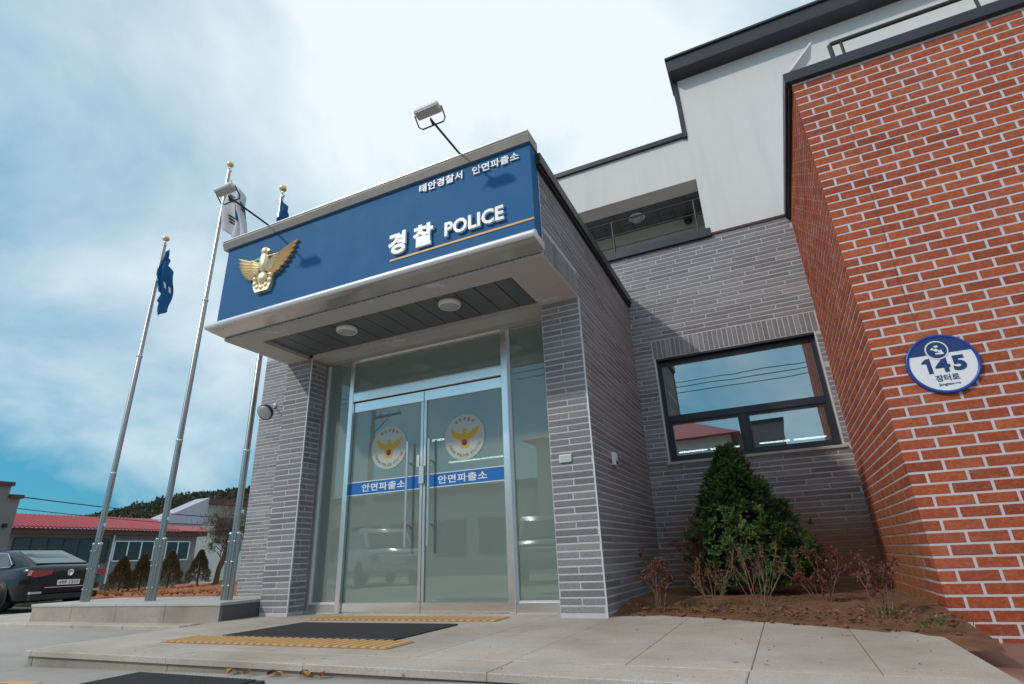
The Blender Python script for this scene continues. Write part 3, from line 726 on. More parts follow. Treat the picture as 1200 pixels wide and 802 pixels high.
# bottom rail: half-round white nosing with polished underside
prof = [(YS-.012, sz0-.002)]+[(YS-.055+.033*math.cos(t), sz0-.035+.033*math.sin(t)) for t in [R(a) for a in range(80, 281, 20)]]+[(YS+.0, sz0-.075), (YC-.012, sz0-.085), (YC-.012, sz0-.002)]
Q(MB().prism(prof, sx0-.065, sx1+.018, 'x'), 'bottom_rail', 'rail_paint')
prof2 = [(YS-.055+r*math.cos(t), sz0-.035+r*math.sin(t)) for r, a in ((.038, range(60, 241, 15)), (.0335, range(240, 59, -15))) for t in [R(q) for q in a]]
m = MB(); nn = len(prof2)//2
for i in range(nn-1):
    m.prism([prof2[i], prof2[i+1], prof2[2*nn-2-i], prof2[2*nn-1-i]], sx0-.066, sx1+.019, 'x')
Q(m, 'rail_nosing', 'alu')
Q(MB().lathe([(.046, 0), (.046, .006)], 20, Matrix.Translation((sx1+.02, YS-.045, sz0-.036)) @ Matrix.Rotation(R(90), 4, 'Y'), smooth=False), 'rail_end_cap', 'alu')
for nm, s, a, b, c, d, bo, sp in (('office_lettering', '태안경찰서', -1.184, -.694, 3.872, 3.966, .016, 1.05), ('office_lettering', '안면파출소', -.586, -.102, 3.868, 3.96, .016, 1.05),
        ('police_lettering', '경', -1.522, -1.318, 3.247, 3.490, .044, 1), ('police_lettering', '찰', -1.232, -1.008, 3.247, 3.488, .044, 1), ('police_lettering', 'POLICE', -.880, -.270, 3.272, 3.424, .03, 1.03)):
    t = MB(); put_text(t, s, a, b, c, d, YS-.032 if 'police' in nm else YS-.018, YS-.006, bo, sp); Q(t, nm, 'white')
Q(MB().box(-1.514, sx1, YS-.006, YS-.001, 3.197, 3.217), 'amber_line', 'amber')
# gold eagle emblem
EM = MB().prism([(-3.34, 3.52), (-3.30, 3.62), (-3.245, 3.66), (-3.235, 3.70), (-3.165, 3.70), (-3.12, 3.62), (-3.06, 3.52), (-3.07, 3.36), (-3.11, 3.30), (-3.28, 3.305), (-3.34, 3.38)], YS-.025, YS-.002)
EM = Q(EM, 'emblem', 'gold')
def feather(p0, p1, w, y):
    """a long tapering vane with a raised ridge"""
    p0 = Vector((p0[0], 0, p0[1])); p1 = Vector((p1[0], 0, p1[1])); d = p1-p0; nrm = Vector((-d.z, 0, d.x)).normalized()
    v = []; st = [(0, .55), (.25, .95), (.6, 1), (.85, .8), (1.0, .25)]
    for t, k in st:
        c = p0+d*t+nrm*(.10*d.length*math.sin(t*math.pi)*.35)
        for off, yy in ((-1, 0), (0, -.016), (1, 0)): v.append((c.x+nrm.x*off*w*k/2, y+yy, c.z+nrm.z*off*w*k/2))
    nv = len(v); v += [(a, YS-.001, c) for a, b, c in v]
    f = []
    for i in range(len(st)-1):
        for j in range(2): f.append((i*3+j, i*3+j+1, i*3+j+4, i*3+j+3))
        f.append((i*3, (i+1)*3, nv+(i+1)*3, nv+i*3)); f.append((i*3+2, (i+1)*3+2, nv+(i+1)*3+2, nv+i*3+2))
    e = (len(st)-1)*3; f.append((e, e+1, nv+e+1, nv+e)); f.append((e+1, e+2, nv+e+2, nv+e+1))
    return MB().add(v, f)
cxe = -3.205
for sg in (1, -1):
    for i, (rx, rz, tx, tz, w) in enumerate([(.07, .455, .450, .815, .045), (.08, .435, .435, .760, .045), (.09, .41, .415, .705, .044), (.10, .385, .390, .655, .043), (.10, .36, .355, .605, .042), (.105, .335, .315, .56, .042), (.105, .31, .265, .515, .040), (.10, .285, .215, .485, .036)]):
        f = feather((cxe+sg*rx, 3.20+rz), (cxe+sg*tx, 3.0+tz), w, YS-.024-i*.0035); f.build('feather', 'gold', EM, org=so_)
    for i in range(5):
        f = feather((cxe+sg*.055, 3.625-i*.024), (cxe+sg*(.20-i*.012), 3.715-i*.045), .042, YS-.047-i*.002); f.build('covert_feather', 'gold_pale', EM, org=so_)
    # balance beam over the shoulders
bm_ = MB().tube([(cxe-.235, YS-.05, 3.70), (cxe-.03, YS-.06, 3.705)], .008, 6).tube([(cxe+.02, YS-.06, 3.705), (cxe+.20, YS-.05, 3.705)], .008, 6); bm_.build('balance_beam', 'gold_pale', EM, org=so_)
t = MB()
def ell(mb, cx, cy, cz, a, b, c, n=10, k=16, rot=0):
    v = []; f = []
    for i in range(n+1):
        th = math.pi*i/n
        for j in range(k):
            ph = 2*math.pi*j/k; x = a*math.sin(th)*math.cos(ph); z = c*math.cos(th); y = b*math.sin(th)*math.sin(ph)
            x, z = x*math.cos(rot)-z*math.sin(rot), x*math.sin(rot)+z*math.cos(rot); v.append((cx+x, cy+y, cz+z))
    for i in range(n):
        for j in range(k): f.append((i*k+j, i*k+(j+1) % k, (i+1)*k+(j+1) % k, (i+1)*k+j))
    mb.add(v, f, None, True)
ell(t, cxe, YS-.045, 3.66, .066, .045, .135); t.build('breast', 'gold_pale', EM, org=so_)
t = MB(); ell(t, cxe+.012, YS-.06, 3.775, .052, .04, .048); t.prism([(cxe+.05, 3.80), (cxe+.098, 3.772), (cxe+.088, 3.752), (cxe+.045, 3.765)], YS-.078, YS-.045); t.build('head', 'gold_pale', EM, org=so_)
t = MB(); ell(t, cxe, YS-.04, 3.455, .072, .04, .072, rot=.3); t.build('boss', 'gold_pale', EM, org=so_)
for i in range(11):
    a = R(-90)+2*math.pi*i/11; t = MB(); ell(t, cxe+.122*math.cos(a), YS-.034, 3.455+.118*math.sin(a), .036, .026, .036, 6, 10); t.build('petal_bead', 'gold_pale', EM, org=so_)
t = MB().prism([(cxe-.135, 3.375), (cxe+.135, 3.365), (cxe+.10, 3.288), (cxe-.09, 3.292)], YS-.045, YS-.002); t.build('ribbon', 'gold_pale', EM, org=so_)

# ------------------------------------------------------------------ lamps
def sign_lamp(x, y_end, z_end, label, x_end):
    o = thing('sign_floodlight', label, 'floodlight', (x, -1.10, 4.128), 0, 'floodlights over the blue sign'); og = (x, -1.10, 4.128)
    B = lambda mb, nm, mt: mb.build(nm, mt, o, org=og)
    e = Vector((x_end, y_end, z_end))
    B(MB().tube([(x, -1.06, 4.12), (x, -1.10, 4.15), e], .011, 8), 'arm', 'dark_metal')
    # head faces back at the sign, tipped down
    Mx = Matrix.Translation(e+Vector((0, -.05, .055))) @ Matrix.Rotation(R(-14), 4, 'X')
    m = MB(); m.obox(Mx, .25, .10, .05, .012); B(m, 'housing', 'alu')
    m = MB(); m.obox(Mx @ Matrix.Translation((0, 0, -.028)), .22, .08, .006); B(m, 'lens', 'lens')
    for k in range(6):
        m = MB(); m.obox(Mx @ Matrix.Translation((-.09+k*.036, 0, .035)), .006, .08, .022); B(m, 'cooling_fin', 'alu')
    pts = [Mx @ Vector(p) for p in ((-.138, 0, 0), (-.138, .085, -.055), (-.11, .11, -.065), (.11, .11, -.065), (.138, .085, -.055), (.138, 0, 0))]
    B(MB().tube(pts, .007, 6), 'bracket', 'dark_metal')
    B(MB().tube([e, Mx @ Vector((0, .11, -.065))], .010, 6).tube([Mx @ Vector((0, .05, -.03)), Mx @ Vector((0, .11, -.065))], .006, 6), 'swivel', 'black')
sign_lamp(-3.25, -1.80, 4.075, 'floodlight on a thin arm above the gold eagle', -3.09)
sign_lamp(-.707, -1.66, 4.168, 'floodlight on a thin arm above the small white lettering', -.72)
for x, lb in ((-2.60, 'round white ceiling light in the canopy nearer the flagpoles'), (-1.25, 'round white ceiling light in the canopy nearer the brick wing')):
    o = thing('ceiling_light', lb, 'ceiling light', (x, -.46, HS+.035), 0, 'round lights under the canopy')
    MB().lathe([(.118, 0), (.121, -.02), (.112, -.045), (.100, -.052), (.098, -.046)], 32).build('housing', 'white', o)
    MB().lathe([(.097, -.046), (.08, -.054), (.04, -.058), (.01, -.059)], 32).build('diffuser', 'lens', o)
o = thing('ceiling_light', 'small domed white light on the balcony ceiling', 'ceiling light', (.205, 3.16, 5.745))
MB().lathe([(.13, 0), (.135, -.025), (.11, -.03)], 28).build('base', 'white', o)
MB().lathe([(.108, -.03), (.10, -.06), (.07, -.085), (.03, -.095), (.01, -.096)], 28).build('diffuser', 'lens', o)
o = thing('dome_camera', 'dark dome security camera at the back of the balcony', 'camera', (.98, 3.50, 5.62))
MB().lathe([(.07, .0), (.07, .05), (.06, .06)], 20).build('base', 'dark_panel', o)
MB().lathe([(.06, 0), (.055, -.03), (.035, -.055), (.01, -.062)], 20).build('dome', 'black', o)
o = thing('wall_floodlight', 'round grey floodlight bracketed on the wall left of the doors', 'floodlight', (-6.95, YW, 3.36)); og = (-6.95, YW, 3.36)
mx = Matrix.Translation((-6.72, YW-.40, 3.14)) @ Vector((.15, -.80, -.58)).to_track_quat('-Z', 'Y').to_matrix().to_4x4()
MB().lathe([(.02, .13), (.07, .11), (.135, .05), (.15, .0), (.15, -.02), (.138, -.024)], 32, mx).build('shade', 'black', o, org=og)
MB().lathe([(.137, -.025), (.10, -.033), (.01, -.035)], 32, mx).build('lens', 'lens', o, org=og)
MB().tube([(-6.95, YW, 3.38), (-6.93, YW-.10, 3.36), (-6.82, YW-.22, 3.29), mx @ Vector((0, 0, .12))], .016, 8).build('arm', 'chrome', o, org=og)
MB().lathe([(.05, 0), (.05, .02), (.03, .03)], 16, Matrix.Translation((-6.95, YW-.004, 3.38)) @ Matrix.Rotation(R(90), 4, 'X')).build('wall_plate', 'chrome', o, org=og)

# small boxes on the portal
o = thing('card_reader', 'small white flat box on the front of the right pier', 'wall box', (-.267, 0, 1.33))
MB().box(-.058, .058, -.022, -.001, -.036, .036, .005).build('case', 'white', o); MB().box(-.045, .045, -.0245, -.0215, -.026, .026).build('face_plate', 'cream_print', o)
o = thing('sensor_box', 'small white upright box on the side wall of the portal', 'wall box', (0, .68, 1.385))
MB().box(.001, .04, -.055, .055, -.065, .065, .006).build('case', 'white', o); MB().box(.039, .044, -.03, .03, -.055, -.02, .002).build('sensor_eye', 'black', o)

# ------------------------------------------------------------------ address sign
o = thing('address_sign', 'round blue and white house number plate on the red brick', 'sign', (2.735, YR, 1.704)); og = (0, 0, 0)
rm = Matrix.Rotation(R(90), 4, 'X')
MB().lathe([(.226, 0), (.226, .022), (.222, .027), (.206, .027), (.205, .02)], 56, rm).build('rim', 'rim_blue', o)
fc = MB().lathe([(.2045, .012), (.2045, .0205)], 56, rm, smooth=False).build('face', 'white', o)
ts = [R(22)+R(136)*i/28 for i in range(29)]
MB().prism([(.2035*math.cos(t), .2035*math.sin(t)) for t in ts], -.0225, -.0212).build('navy_field', 'navy', o)
MB().lathe([(.072, 0), (.072, .0015)], 32, Matrix.Translation((-.012, -.0228, .105)) @ rm, smooth=False).build('badge_ring', 'white', o)
MB().lathe([(.063, 0), (.063, .0012)], 32, Matrix.Translation((-.012, -.0247, .105)) @ rm, smooth=False).build('badge', 'navy', o)
t = MB()
for poly in ([(-.02, .137), (.004, .142), (.010, .128), (-.008, .122)], [(-.045, .112), (-.028, .128), (-.02, .116), (-.032, .108)], [(-.03, .108), (-.006, .118), (.004, .104), (-.008, .09), (-.02, .10)], [(.002, .10), (.024, .104), (.026, .082), (.0, .078)], [(-.022, .084), (.03, .08), (.032, .068), (-.018, .072)]):
    t.prism([(a-.006, b) for a, b in poly], -.0275, -.0262)
t.build('badge_figure', 'white', o)
t = MB(); t.prism([(-.100, -.068), (-.100, .012), (-.128, .012), (-.128, .024), (-.098, .048), (-.072, .048), (-.072, -.068)], -.0232, -.0215); put_text(t, '4', -.052, .040, -.068, .048, -.0232, -.0215, .03); put_text(t, '5', .056, .138, -.068, .048, -.0232, -.0215, .05); t.build('number_lettering', 'navy', o)
t = MB(); put_text(t, '장터로', -.072, .072, -.134, -.084, -.0232, -.0215, .02); t.build('street_lettering', 'navy', o)
t = MB(); put_text(t, 'Jangteo-ro', -.066, .066, -.170, -.146, -.0232, -.0215, .015); t.build('roman_lettering', 'navy', o)
tag(MB().tube([(2.66, YR-.004, 4.64), (2.655, YR-.005, 3.4), (2.645, YR-.004, 2.4), (2.66, YR-.005, 1.98), (2.69, YR-.008, 1.935)], .0011, 5).build('thin_cable', 'dark_panel'), 'thin cable running down the red brick to the number plate', 'cable')

# ------------------------------------------------------------------ mats and tactile strips
def tactile(x0, y0, label, n=7, s=.30):
    o = thing('tactile_strip', label, 'tactile paving', (x0, y0, 0), 0, 'tactile strips before the doors'); first = None
    for k in range(n):
        if first is None:
            m = MB().box(.001, s-.001, 0, s, -.004, .004, .001); q = m.build('tile', 'tactile_base', o); first = q
            r_ = MB().prism([(-.026, .0035), (-.016, .0135), (.016, .0135), (.026, .0035)], .006, s-.006); rib = None
        else:
            q = bpy.data.objects.new('tile', first.data); COL.objects.link(q); q.parent = o
        for j in range(4):
            if rib is None: b_ = r_.build('rib', 'tactile', q); rib = b_
            else: b_ = bpy.data.objects.new('rib', rib.data); COL.objects.link(b_); b_.parent = q
            b_.location = (s/8+j*s/4, 0, 0)
        q.location = (k*s, 0, 0)
tactile(-2.99, -1.77, 'yellow ribbed strip on the front side of the doormat')
tactile(-2.98, -.32, 'yellow ribbed strip directly at the door threshold')
o = thing('doormat', 'dark grey rectangular doormat lying before the glass doors', 'doormat', (-1.92, -1.0, .002))
MB().box(-.83, .83, -.43, .43, 0, .010, .004).build('border', 'mat_grey', o)
m = MB()
for k in range(60): m.box(-.80+k*.0267, -.80+k*.0267+.017, -.40, .40, .0095, .0135)
m.build('ribs', 'mat_grey', o)
zg = gz(-1.85, -2.7)
o = thing('outer_doormat', 'black ribbed rubber mat on the road below the step', 'doormat', (-1.64, -2.95, zg+.004))
MB().box(-.50, .50, -.44, .50, 0, .022, .004).build('border', 'mat_grey', o)
m = MB()
for k in range(30): m.box(-.47+k*.0315, -.47+k*.0315+.018, -.41, .47, .0215, .031)
m.build('ribs', 'mat_grey', o)
tag(MB().box(-2.98, -2.66, -2.75, -2.69, gz(-2.9, -2.6)+.003, gz(-2.9, -2.6)+.012, .003).build('tactile_edge', 'tactile'), 'worn yellow ribbed tile edge on the road beside the outer mat', 'tactile paving')

# ------------------------------------------------------------------ flag plinth, poles and flags
o = thing('flag_plinth', 'low granite plinth carrying the three flagpoles', 'plinth', (-5.7, 0, -.02)); og = (-5.7, 0, -.02)
m = MB().box(-7.44, -4.0, -.46, .55, -.2, .142); m.build('body', 'granite_riser', o, org=og)
for k in range(4): MB().box(-7.46+k*.868, -7.46+(k+1)*.868-.003, -.484, .56, .1425, .175, .004).build('cap_slab', 'granite_pale', o, org=og)
MB().box(-3.999, -3.981, -.462, .55, -.2, .140).build('side_slab', 'granite_dark', o, org=og)
for k in range(4): MB().box(-7.44+k*.86+.002, -7.44+(k+1)*.86-.002, -.476, -.461, -.2, .141, .002).build('face_slab', 'granite_riser', o, org=og)
def flagpole(x, top, label):
    o = thing('flagpole', label, 'flagpole', (x, -.12, .175), 0, 'flagpoles on the plinth')
    h = top-.175-.05
    for sx in (-.062, .062):
        MB().tube([(sx, 0, 0), (sx, 0, .70)], .026, 12).build('stay_tube', 'pole_steel', o)
        MB().lathe([(.029, .70), (.030, .715), (.02, .722)], 12, Matrix.Translation((sx, 0, 0))).build('stay_cap', 'chrome', o)
        for z in (.15, .4, .62): MB().tube([(sx*.5, -.03, z), (sx*1.0, -.034, z)], .008, 6).build('bolt', 'chrome', o)
    MB().tube([(0, 0, 0), (0, 0, h*.30), (0, 0, h*.302), (0, 0, h*.62), (0, 0, h*.622), (0, 0, h-.12)], [.040, .039, .036, .034, .030, .027], 16).build('pole', 'pole_steel', o)
    for z in (h*.30, h*.62): MB().lathe([(.041, z-.02), (.043, z), (.036, z+.01)], 14).build('collar', 'chrome', o)
    MB().lathe([(.02, h-.12), (.016, h-.06), (.012, h-.03)], 10).build('finial_stem', 'chrome', o)
    b = MB(); ell(b, 0, 0, h, .055, .055, .055); b.build('finial_ball', 'gold', o)
    MB().box(-.01, .05, -.012, .012, h-.15, h-.125).build('pulley', 'chrome', o)
    MB().tube([(.05, 0, h-.14), (.055, -.01, h*.5), (.05, 0, .95)], .0018, 5).build('halyard', 'lens', o)
    MB().box(.035, .085, -.012, .012, .93, .97, .003).build('cleat', 'chrome', o)
flagpole(-6.985, 5.735, 'slim stainless flagpole farthest from the building with a limp blue flag')
flagpole(-5.675, 6.76, 'tallest stainless flagpole in the middle carrying the national flag')
flagpole(-4.36, 5.81, 'stainless flagpole nearest the brick wall, half hidden by the sign')
def cloth(x0, ztop, h, w, seed, y=-.12, wind=.35):
    """a flag hanging in folds: returns f(u,v)->point; u across the fly 0..1, v down the hoist"""
    rnd = random.Random(seed); ph = rnd.random()*6
    def f(u, v):
        droop = u*(h*.62+.12*math.sin(ph))
        z = ztop-v*h*.92-droop*(.55+.45*u)
        sp = .035+u*w*(.20+.12*v)+.02*math.sin(9*u+ph)
        yy = y-.02+.075*math.sin(u*15+ph+v*1.2)*(.35+u)+.03*math.sin(v*7+u*5)
        xx = x0+.045+sp*wind/.35+.03*math.sin(u*8+v*4+ph)
        return Vector((xx, yy, z))
    return f
def flag(f, mat, name, label, extra=(), og=(0, 0, 0), nu=36, nv=22):
    o = thing(name, label, 'flag', og)
    m = MB(); v = [f(i/nu, j/nv) for j in range(nv+1) for i in range(nu+1)]
    fs = [(j*(nu+1)+i, j*(nu+1)+i+1, (j+1)*(nu+1)+i+1, (j+1)*(nu+1)+i) for j in range(nv) for i in range(nu)]
    m.add(v, fs, None, True); c = m.build('cloth', mat, o, org=og); sd = c.modifiers.new('s', 'SOLIDIFY'); sd.thickness = .004; sd.offset = 0
    for nm, mt, cells in extra:
        m = MB()
        for (u0, u1, v0, v1) in cells:
            k = 5
            for side in (-1, 1):
                vv = []
                for b in range(k+1):
                    for a in range(k+1):
                        uu, w_ = u0+(u1-u0)*a/k, v0+(v1-v0)*b/k
                        p = f(uu, w_); n_ = (f(uu+.004, w_)-p).cross(f(uu, w_+.004)-p).normalized(); vv.append(p+n_*.006*side)
                m.add(vv, [(b*(k+1)+a, b*(k+1)+a+1, (b+1)*(k+1)+a+1, (b+1)*(k+1)+a) for b in range(k) for a in range(k)], None, True)
        m.build(nm, mt, o, org=og)
    return o
flag(cloth(-6.985, 5.46, .82, 1.3, 3, wind=.34), 'cloth_blue', 'blue_flag', 'blue flag hanging limp from the pole farthest from the building', [('badge', 'yellow', [(.42, .50, .40, .60)]), ('lettering', 'white', [(.16, .20, .62, .74), (.62, .66, .5, .62), (.70, .73, .5, .62)])], (-6.985, -.12, 5.5))
bars = []
for (uc, vc) in ((.27, .30), (.27, .72), (.70, .30), (.70, .72)):
    bars.append(('trigram', 'black', [(uc-.075, uc+.075, vc+k*.055-.019, vc+k*.055+.019) for k in (-1, 0, 1)]))
flag(cloth(-5.675, 6.36, 1.05, 1.5, 11, wind=.55), 'cloth_white', 'national_flag', 'white national flag with black bars hanging from the tallest pole', bars+[('blue_half', 'cloth_blue', [(.42, .56, .50, .66)]), ('red_half', 'red_print', [(.42, .56, .34, .50)])], (-5.675, -.12, 6.36))
flag(cloth(-4.36, 5.55, .92, 1.3, 5, wind=.15), 'cloth_blue', 'blue_flag', 'blue flag whose top shows just above the signboard', (), (-4.36, -.12, 5.55))

# ------------------------------------------------------------------ planting bed
def bed():
    m = MB(); nx, ny = 60, 44; rnd = random.Random(4)
    edge = [(-.05, .10), (.22, .17), (.43, .165), (.8, .0), (1.22, -.24), (1.71, -.56), (1.94, -.80), (2.12, -1.0), (2.34, -1.02)]
    def ey(x):
        for (a, b), (c, d) in zip(edge[:-1], edge[1:]):
            if x <= c: return b+(d-b)*(x-a)/(c-a)
        return edge[-1][1]
    from mathutils import noise as ns
    v = []
    for j in range(ny+1):
        for i in range(nx+1):
            x = .002+(XR+.005-.002)*i/nx; y0 = ey(x)+.035*ns.noise((x*9, 0, 0))+.02*ns.noise((x*31, 1, 0)); t = j/ny; y = y0+(YW+.02-y0)*t
            h = .004-.0+.10*min(1, t*3)*(1-.5*t)+.035*ns.noise((x*3.2, y*3.2, .3))*min(1, t*6)+.016*ns.noise((x*14, y*14, 2))*min(1, t*8)
            if t == 0: h = -.02
            v.append((x, y, h-.02*(x > 1.9)*(1-t)))
    f = [(j*(nx+1)+i, j*(nx+1)+i+1, (j+1)*(nx+1)+i+1, (j+1)*(nx+1)+i) for j in range(ny) for i in range(nx)]
    m.add(v, f, None, True); return struct(m.build('planting_soil', 'soil'))
bed()
def pebbles(name, n, area_f, zf, mat, smin, smax, seed):
    rnd = random.Random(seed); m = MB()
    for k in range(n):
        x, y = area_f(rnd); z = zf(x, y); s = rnd.uniform(smin, smax)
        bm = []
        for (a, b, c) in ((1, 0, 0), (-1, 0, 0), (0, 1, 0), (0, -1, 0), (0, 0, 1), (0, 0, -1)):
            bm.append((x+a*s*rnd.uniform(.6, 1.2), y+b*s*rnd.uniform(.6, 1.2), z+c*s*rnd.uniform(.4, .9)))
        m.add(bm, [(0, 2, 4), (2, 1, 4), (1, 3, 4), (3, 0, 4), (2, 0, 5), (1, 2, 5), (3, 1, 5), (0, 3, 5)], rnd.random())
    o = m.build(name, mat, kind='stuff'); return o
def bedpt(rnd):
    x = rnd.uniform(.1, 2.28); y = rnd.uniform(0, 1) ** 1.6*1.6; e = .17-.55*max(0, x-.5); return x, e-.03+y
tag(pebbles('soil_clods', 420, bedpt, lambda x, y: .012 if y < .22-.55*max(0, x-.5) else .045, 'soil', .006, .024, 2), 'loose brown clods and stones on the planting bed', 'soil')
tag(pebbles('paving_grit', 130, lambda r: (r.uniform(-3.4, 2.0), -2.2+r.random()**1.4*1.9), lambda x, y: .002, 'soil', .0015, .005, 6), 'fine grit and crumbs of earth scattered on the paving', 'grit')
def leaf_quad(m, p, d, up, L, w, tint=None, bend=.2):
    d = d.normalized(); s = d.cross(up)
    if s.length < 1e-4: s = d.orthogonal()
    s = s.normalized(); n_ = s.cross(d)
    a = p-s*w*.15; b = p+s*w*.15; c = p+d*L*.5+s*w*.5+n_*bend*L*.3; e = p+d*L*.5-s*w*.5+n_*bend*L*.3; t = p+d*L
    m.add([p, c, t, e], [(0, 1, 2, 3)], tint)
def rv(rnd): 
    while True:
        v = Vector((rnd.uniform(-1, 1), rnd.uniform(-1, 1), rnd.uniform(-1, 1)))
        if .05 < v.length < 1: return v.normalized()
rl = random.Random(21)
spots = [(.95, .16), (1.05, .10), (1.18, .02), (1.22, -.10), (1.3, .2), (.78, .25), (.62, .30), (1.0, .33)]
for n_, (x, y) in enumerate(spots):
    m = MB(); p = Vector((x, y, .05)); a = rl.uniform(0, 6.28)
    for k in range(5):
        dd = Vector((math.cos(a+(k-2)*.45), math.sin(a+(k-2)*.45), .15)); leaf_quad(m, p, dd, Vector((0, 0, 1)), .034-abs(k-2)*.005, .016, None, .4)
    tag(m.build('fallen_leaf', 'leaf_yellow'), 'small yellow leaf fallen on the brown planting soil', 'leaf', 'yellow leaves on the soil')
for x in (-1.60, -1.45, -1.28, -1.18, -1.05, -.98, -.90):
    m = MB(); p = Vector((x, -2.31+rl.uniform(-.02, .02), gz(x, -2.3)+.012)); a = rl.uniform(0, 6.28)
    for k in range(5):
        dd = Vector((math.cos(a+(k-2)*.5), math.sin(a+(k-2)*.5), rl.uniform(.2, .8))); leaf_quad(m, p, dd, Vector((0, 0, 1)), .05-abs(k-2)*.006, .026, None, .7)
    tag(m.build('fallen_leaf', 'leaf_yellow' if rl.random() < .6 else 'leaf_dry'), 'dry leaf caught at the foot of the granite step', 'leaf', 'dry leaves along the step')

def conifer():
    bx, by, bz = 1.09, 1.50, .06; H = 1.44
    o = thing('evergreen_shrub', 'dense dark green conical evergreen shrub under the window', 'shrub', (bx, by, bz)); rnd = random.Random(9)
    t = MB().tube([(0, 0, -.1), (.01, 0, .3), (-.01, .01, .8), (-.03, 0, 1.25)], [.035, .03, .02, .008], 8)
    crown = MB(); cl = []
    def prof(t): return .555*(1-((t-.20)/.80)**1.25) if t > .20 else .555*(.84+.8*t)
    for k in range(1350):
        t_ = rnd.random()**1.15*.97+.015; r = max(.05, prof(t_)); ph = rnd.uniform(0, 6.283); lump = .97+.16*math.sin(3*ph+5*t_)+.13*math.sin(5*ph-13*t_+1)+.12*math.sin(9*ph+23*t_)
        q = 1-.5*rnd.random()**1.6; rr = r*lump*q
        cl.append((Vector((rr*math.cos(ph)-.055*t_, rr*math.sin(ph)*.95, .07+t_*H*.95)), ph, q, t_))
    for sx, sz in ((-.12, 1.34), (-.10, 1.38), (-.02, 1.31), (-.06, 1.36), (.05, 1.29), (-.16, 1.30)): cl.append((Vector((sx, 0, sz)), 0, 1, .95))
    for i in range(26):
        a = rnd.uniform(0, 6.28); z = rnd.uniform(.12, .9); e = rnd.uniform(.25, .5)*(1-z*.6); t.tube([(0, 0, z), (e*.5*math.cos(a), e*.5*math.sin(a), z+.10), (e*math.cos(a), e*math.sin(a), z+.16)], [.011, .008, .004], 5)
    t.build('trunk', 'bark', o)
    for p, ph, q, t_ in cl:
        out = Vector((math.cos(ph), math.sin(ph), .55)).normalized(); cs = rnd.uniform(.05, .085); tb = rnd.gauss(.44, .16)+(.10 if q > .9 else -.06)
        ax = (out+rv(rnd)*.5).normalized()
        for s_ in range(5):
            d0 = (ax+rv(rnd)*.8).normalized(); base = p+rv(rnd)*cs*.3; Ls = cs*rnd.uniform(.8, 1.4)
            side = d0.cross(rv(rnd)).normalized()
            for k in range(7):
                tt = (k+1)/7; bp = base+d0*Ls*tt; sg = 1 if k % 2 else -1
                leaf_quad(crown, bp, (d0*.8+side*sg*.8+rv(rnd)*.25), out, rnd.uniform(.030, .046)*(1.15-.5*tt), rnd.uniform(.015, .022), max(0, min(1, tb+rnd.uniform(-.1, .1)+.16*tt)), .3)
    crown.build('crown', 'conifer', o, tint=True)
conifer()

def dead_shrub(x, y, z, h, spread, nst, label, seed, leafy=.5, lean=0):
    rnd = random.Random(seed); o = thing('dry_shrub', label, 'shrub', (x, y, z), 0, 'dry bare shrubs in the planting bed')
    st = MB(); lv = MB()
    def twig(p, d, L, r, lvl):
        pts = [p]; q = p.copy(); dd = d.copy()
        for k in range(4):
            dd = (dd+rv(rnd)*.16+Vector((0, 0, .10))).normalized(); q = q+dd*L/4; pts.append(q.copy())
        st.tube(pts, [r, r*.85, r*.72, r*.6, r*.45], 5)
        if lvl > 0:
            for k in range(rnd.choice((2, 3))):
                i = rnd.choice((2, 3, 4)); twig(pts[i], (dd+rv(rnd)*.75+Vector((0, 0, .15))).normalized(), L*rnd.uniform(.4, .65), r*.55, lvl-1)
        if lvl <= 1:
            for k in range(int(10*leafy) if lvl == 0 else int(4*leafy)):
                b = pts[rnd.choice((2, 3, 4))]+rv(rnd)*.012
                leaf_quad(lv, b, rv(rnd)+Vector((0, 0, -.4)), rv(rnd), rnd.uniform(.018, .04), rnd.uniform(.010, .02), rnd.random(), .9)
    for i in range(nst):
        a = 6.283*i/nst+rnd.uniform(-.3, .3); d = Vector((math.cos(a)*spread+lean, math.sin(a)*spread, 1)).normalized()
        twig(Vector((math.cos(a)*.025, math.sin(a)*.025, -.03)), d, h*rnd.uniform(.5, .75), .0045, 2)
    st.build('stems', 'twig', o)
    if lv.f: lv.build('dry_leaves', 'deadleaf', o, tint=True)
dead_shrub(.37, .33, .03, .46, .30, 6, 'dry reddish shrub beside the portal side wall', 31, 1.3, .0)
dead_shrub(.80, .36, .04, .40, .52, 8, 'bare twiggy shrub at the left foot of the evergreen', 32, .35)
dead_shrub(1.16, .34, .04, .50, .42, 9, 'palest bare shrub standing before the middle of the evergreen', 33, .12)
dead_shrub(1.62, .52, .03, .38, .55, 8, 'dry shrub with red-brown leaves at the right foot of the evergreen', 34, 1.1)
dead_shrub(1.93, -.22, .02, .42, .32, 6, 'thin dry shrub closest to the red brick corner', 35, .9)
dead_shrub(.62, 1.3, .05, .66, .30, 6, 'dry shrub with dark seed heads behind, against the grey wall', 36, 1.2)
rk = random.Random(15); m = MB()
for k in range(520):
    x, y = bedpt(rk); leaf_quad(m, Vector((x, y, .055+rk.uniform(-.01, .02))), Vector((rk.uniform(-1, 1), rk.uniform(-1, 1), rk.uniform(-.1, .35))), Vector((rk.uniform(-.4, .4), rk.uniform(-.4, .4), 1)), rk.uniform(.02, .05), rk.uniform(.012, .024), rk.random(), .8)
tag(m.build('leaf_litter', 'litter', kind='stuff', tint=True), 'brown leaf litter strewn over the planting soil', 'leaf litter')
rg = random.Random(5); m = MB()
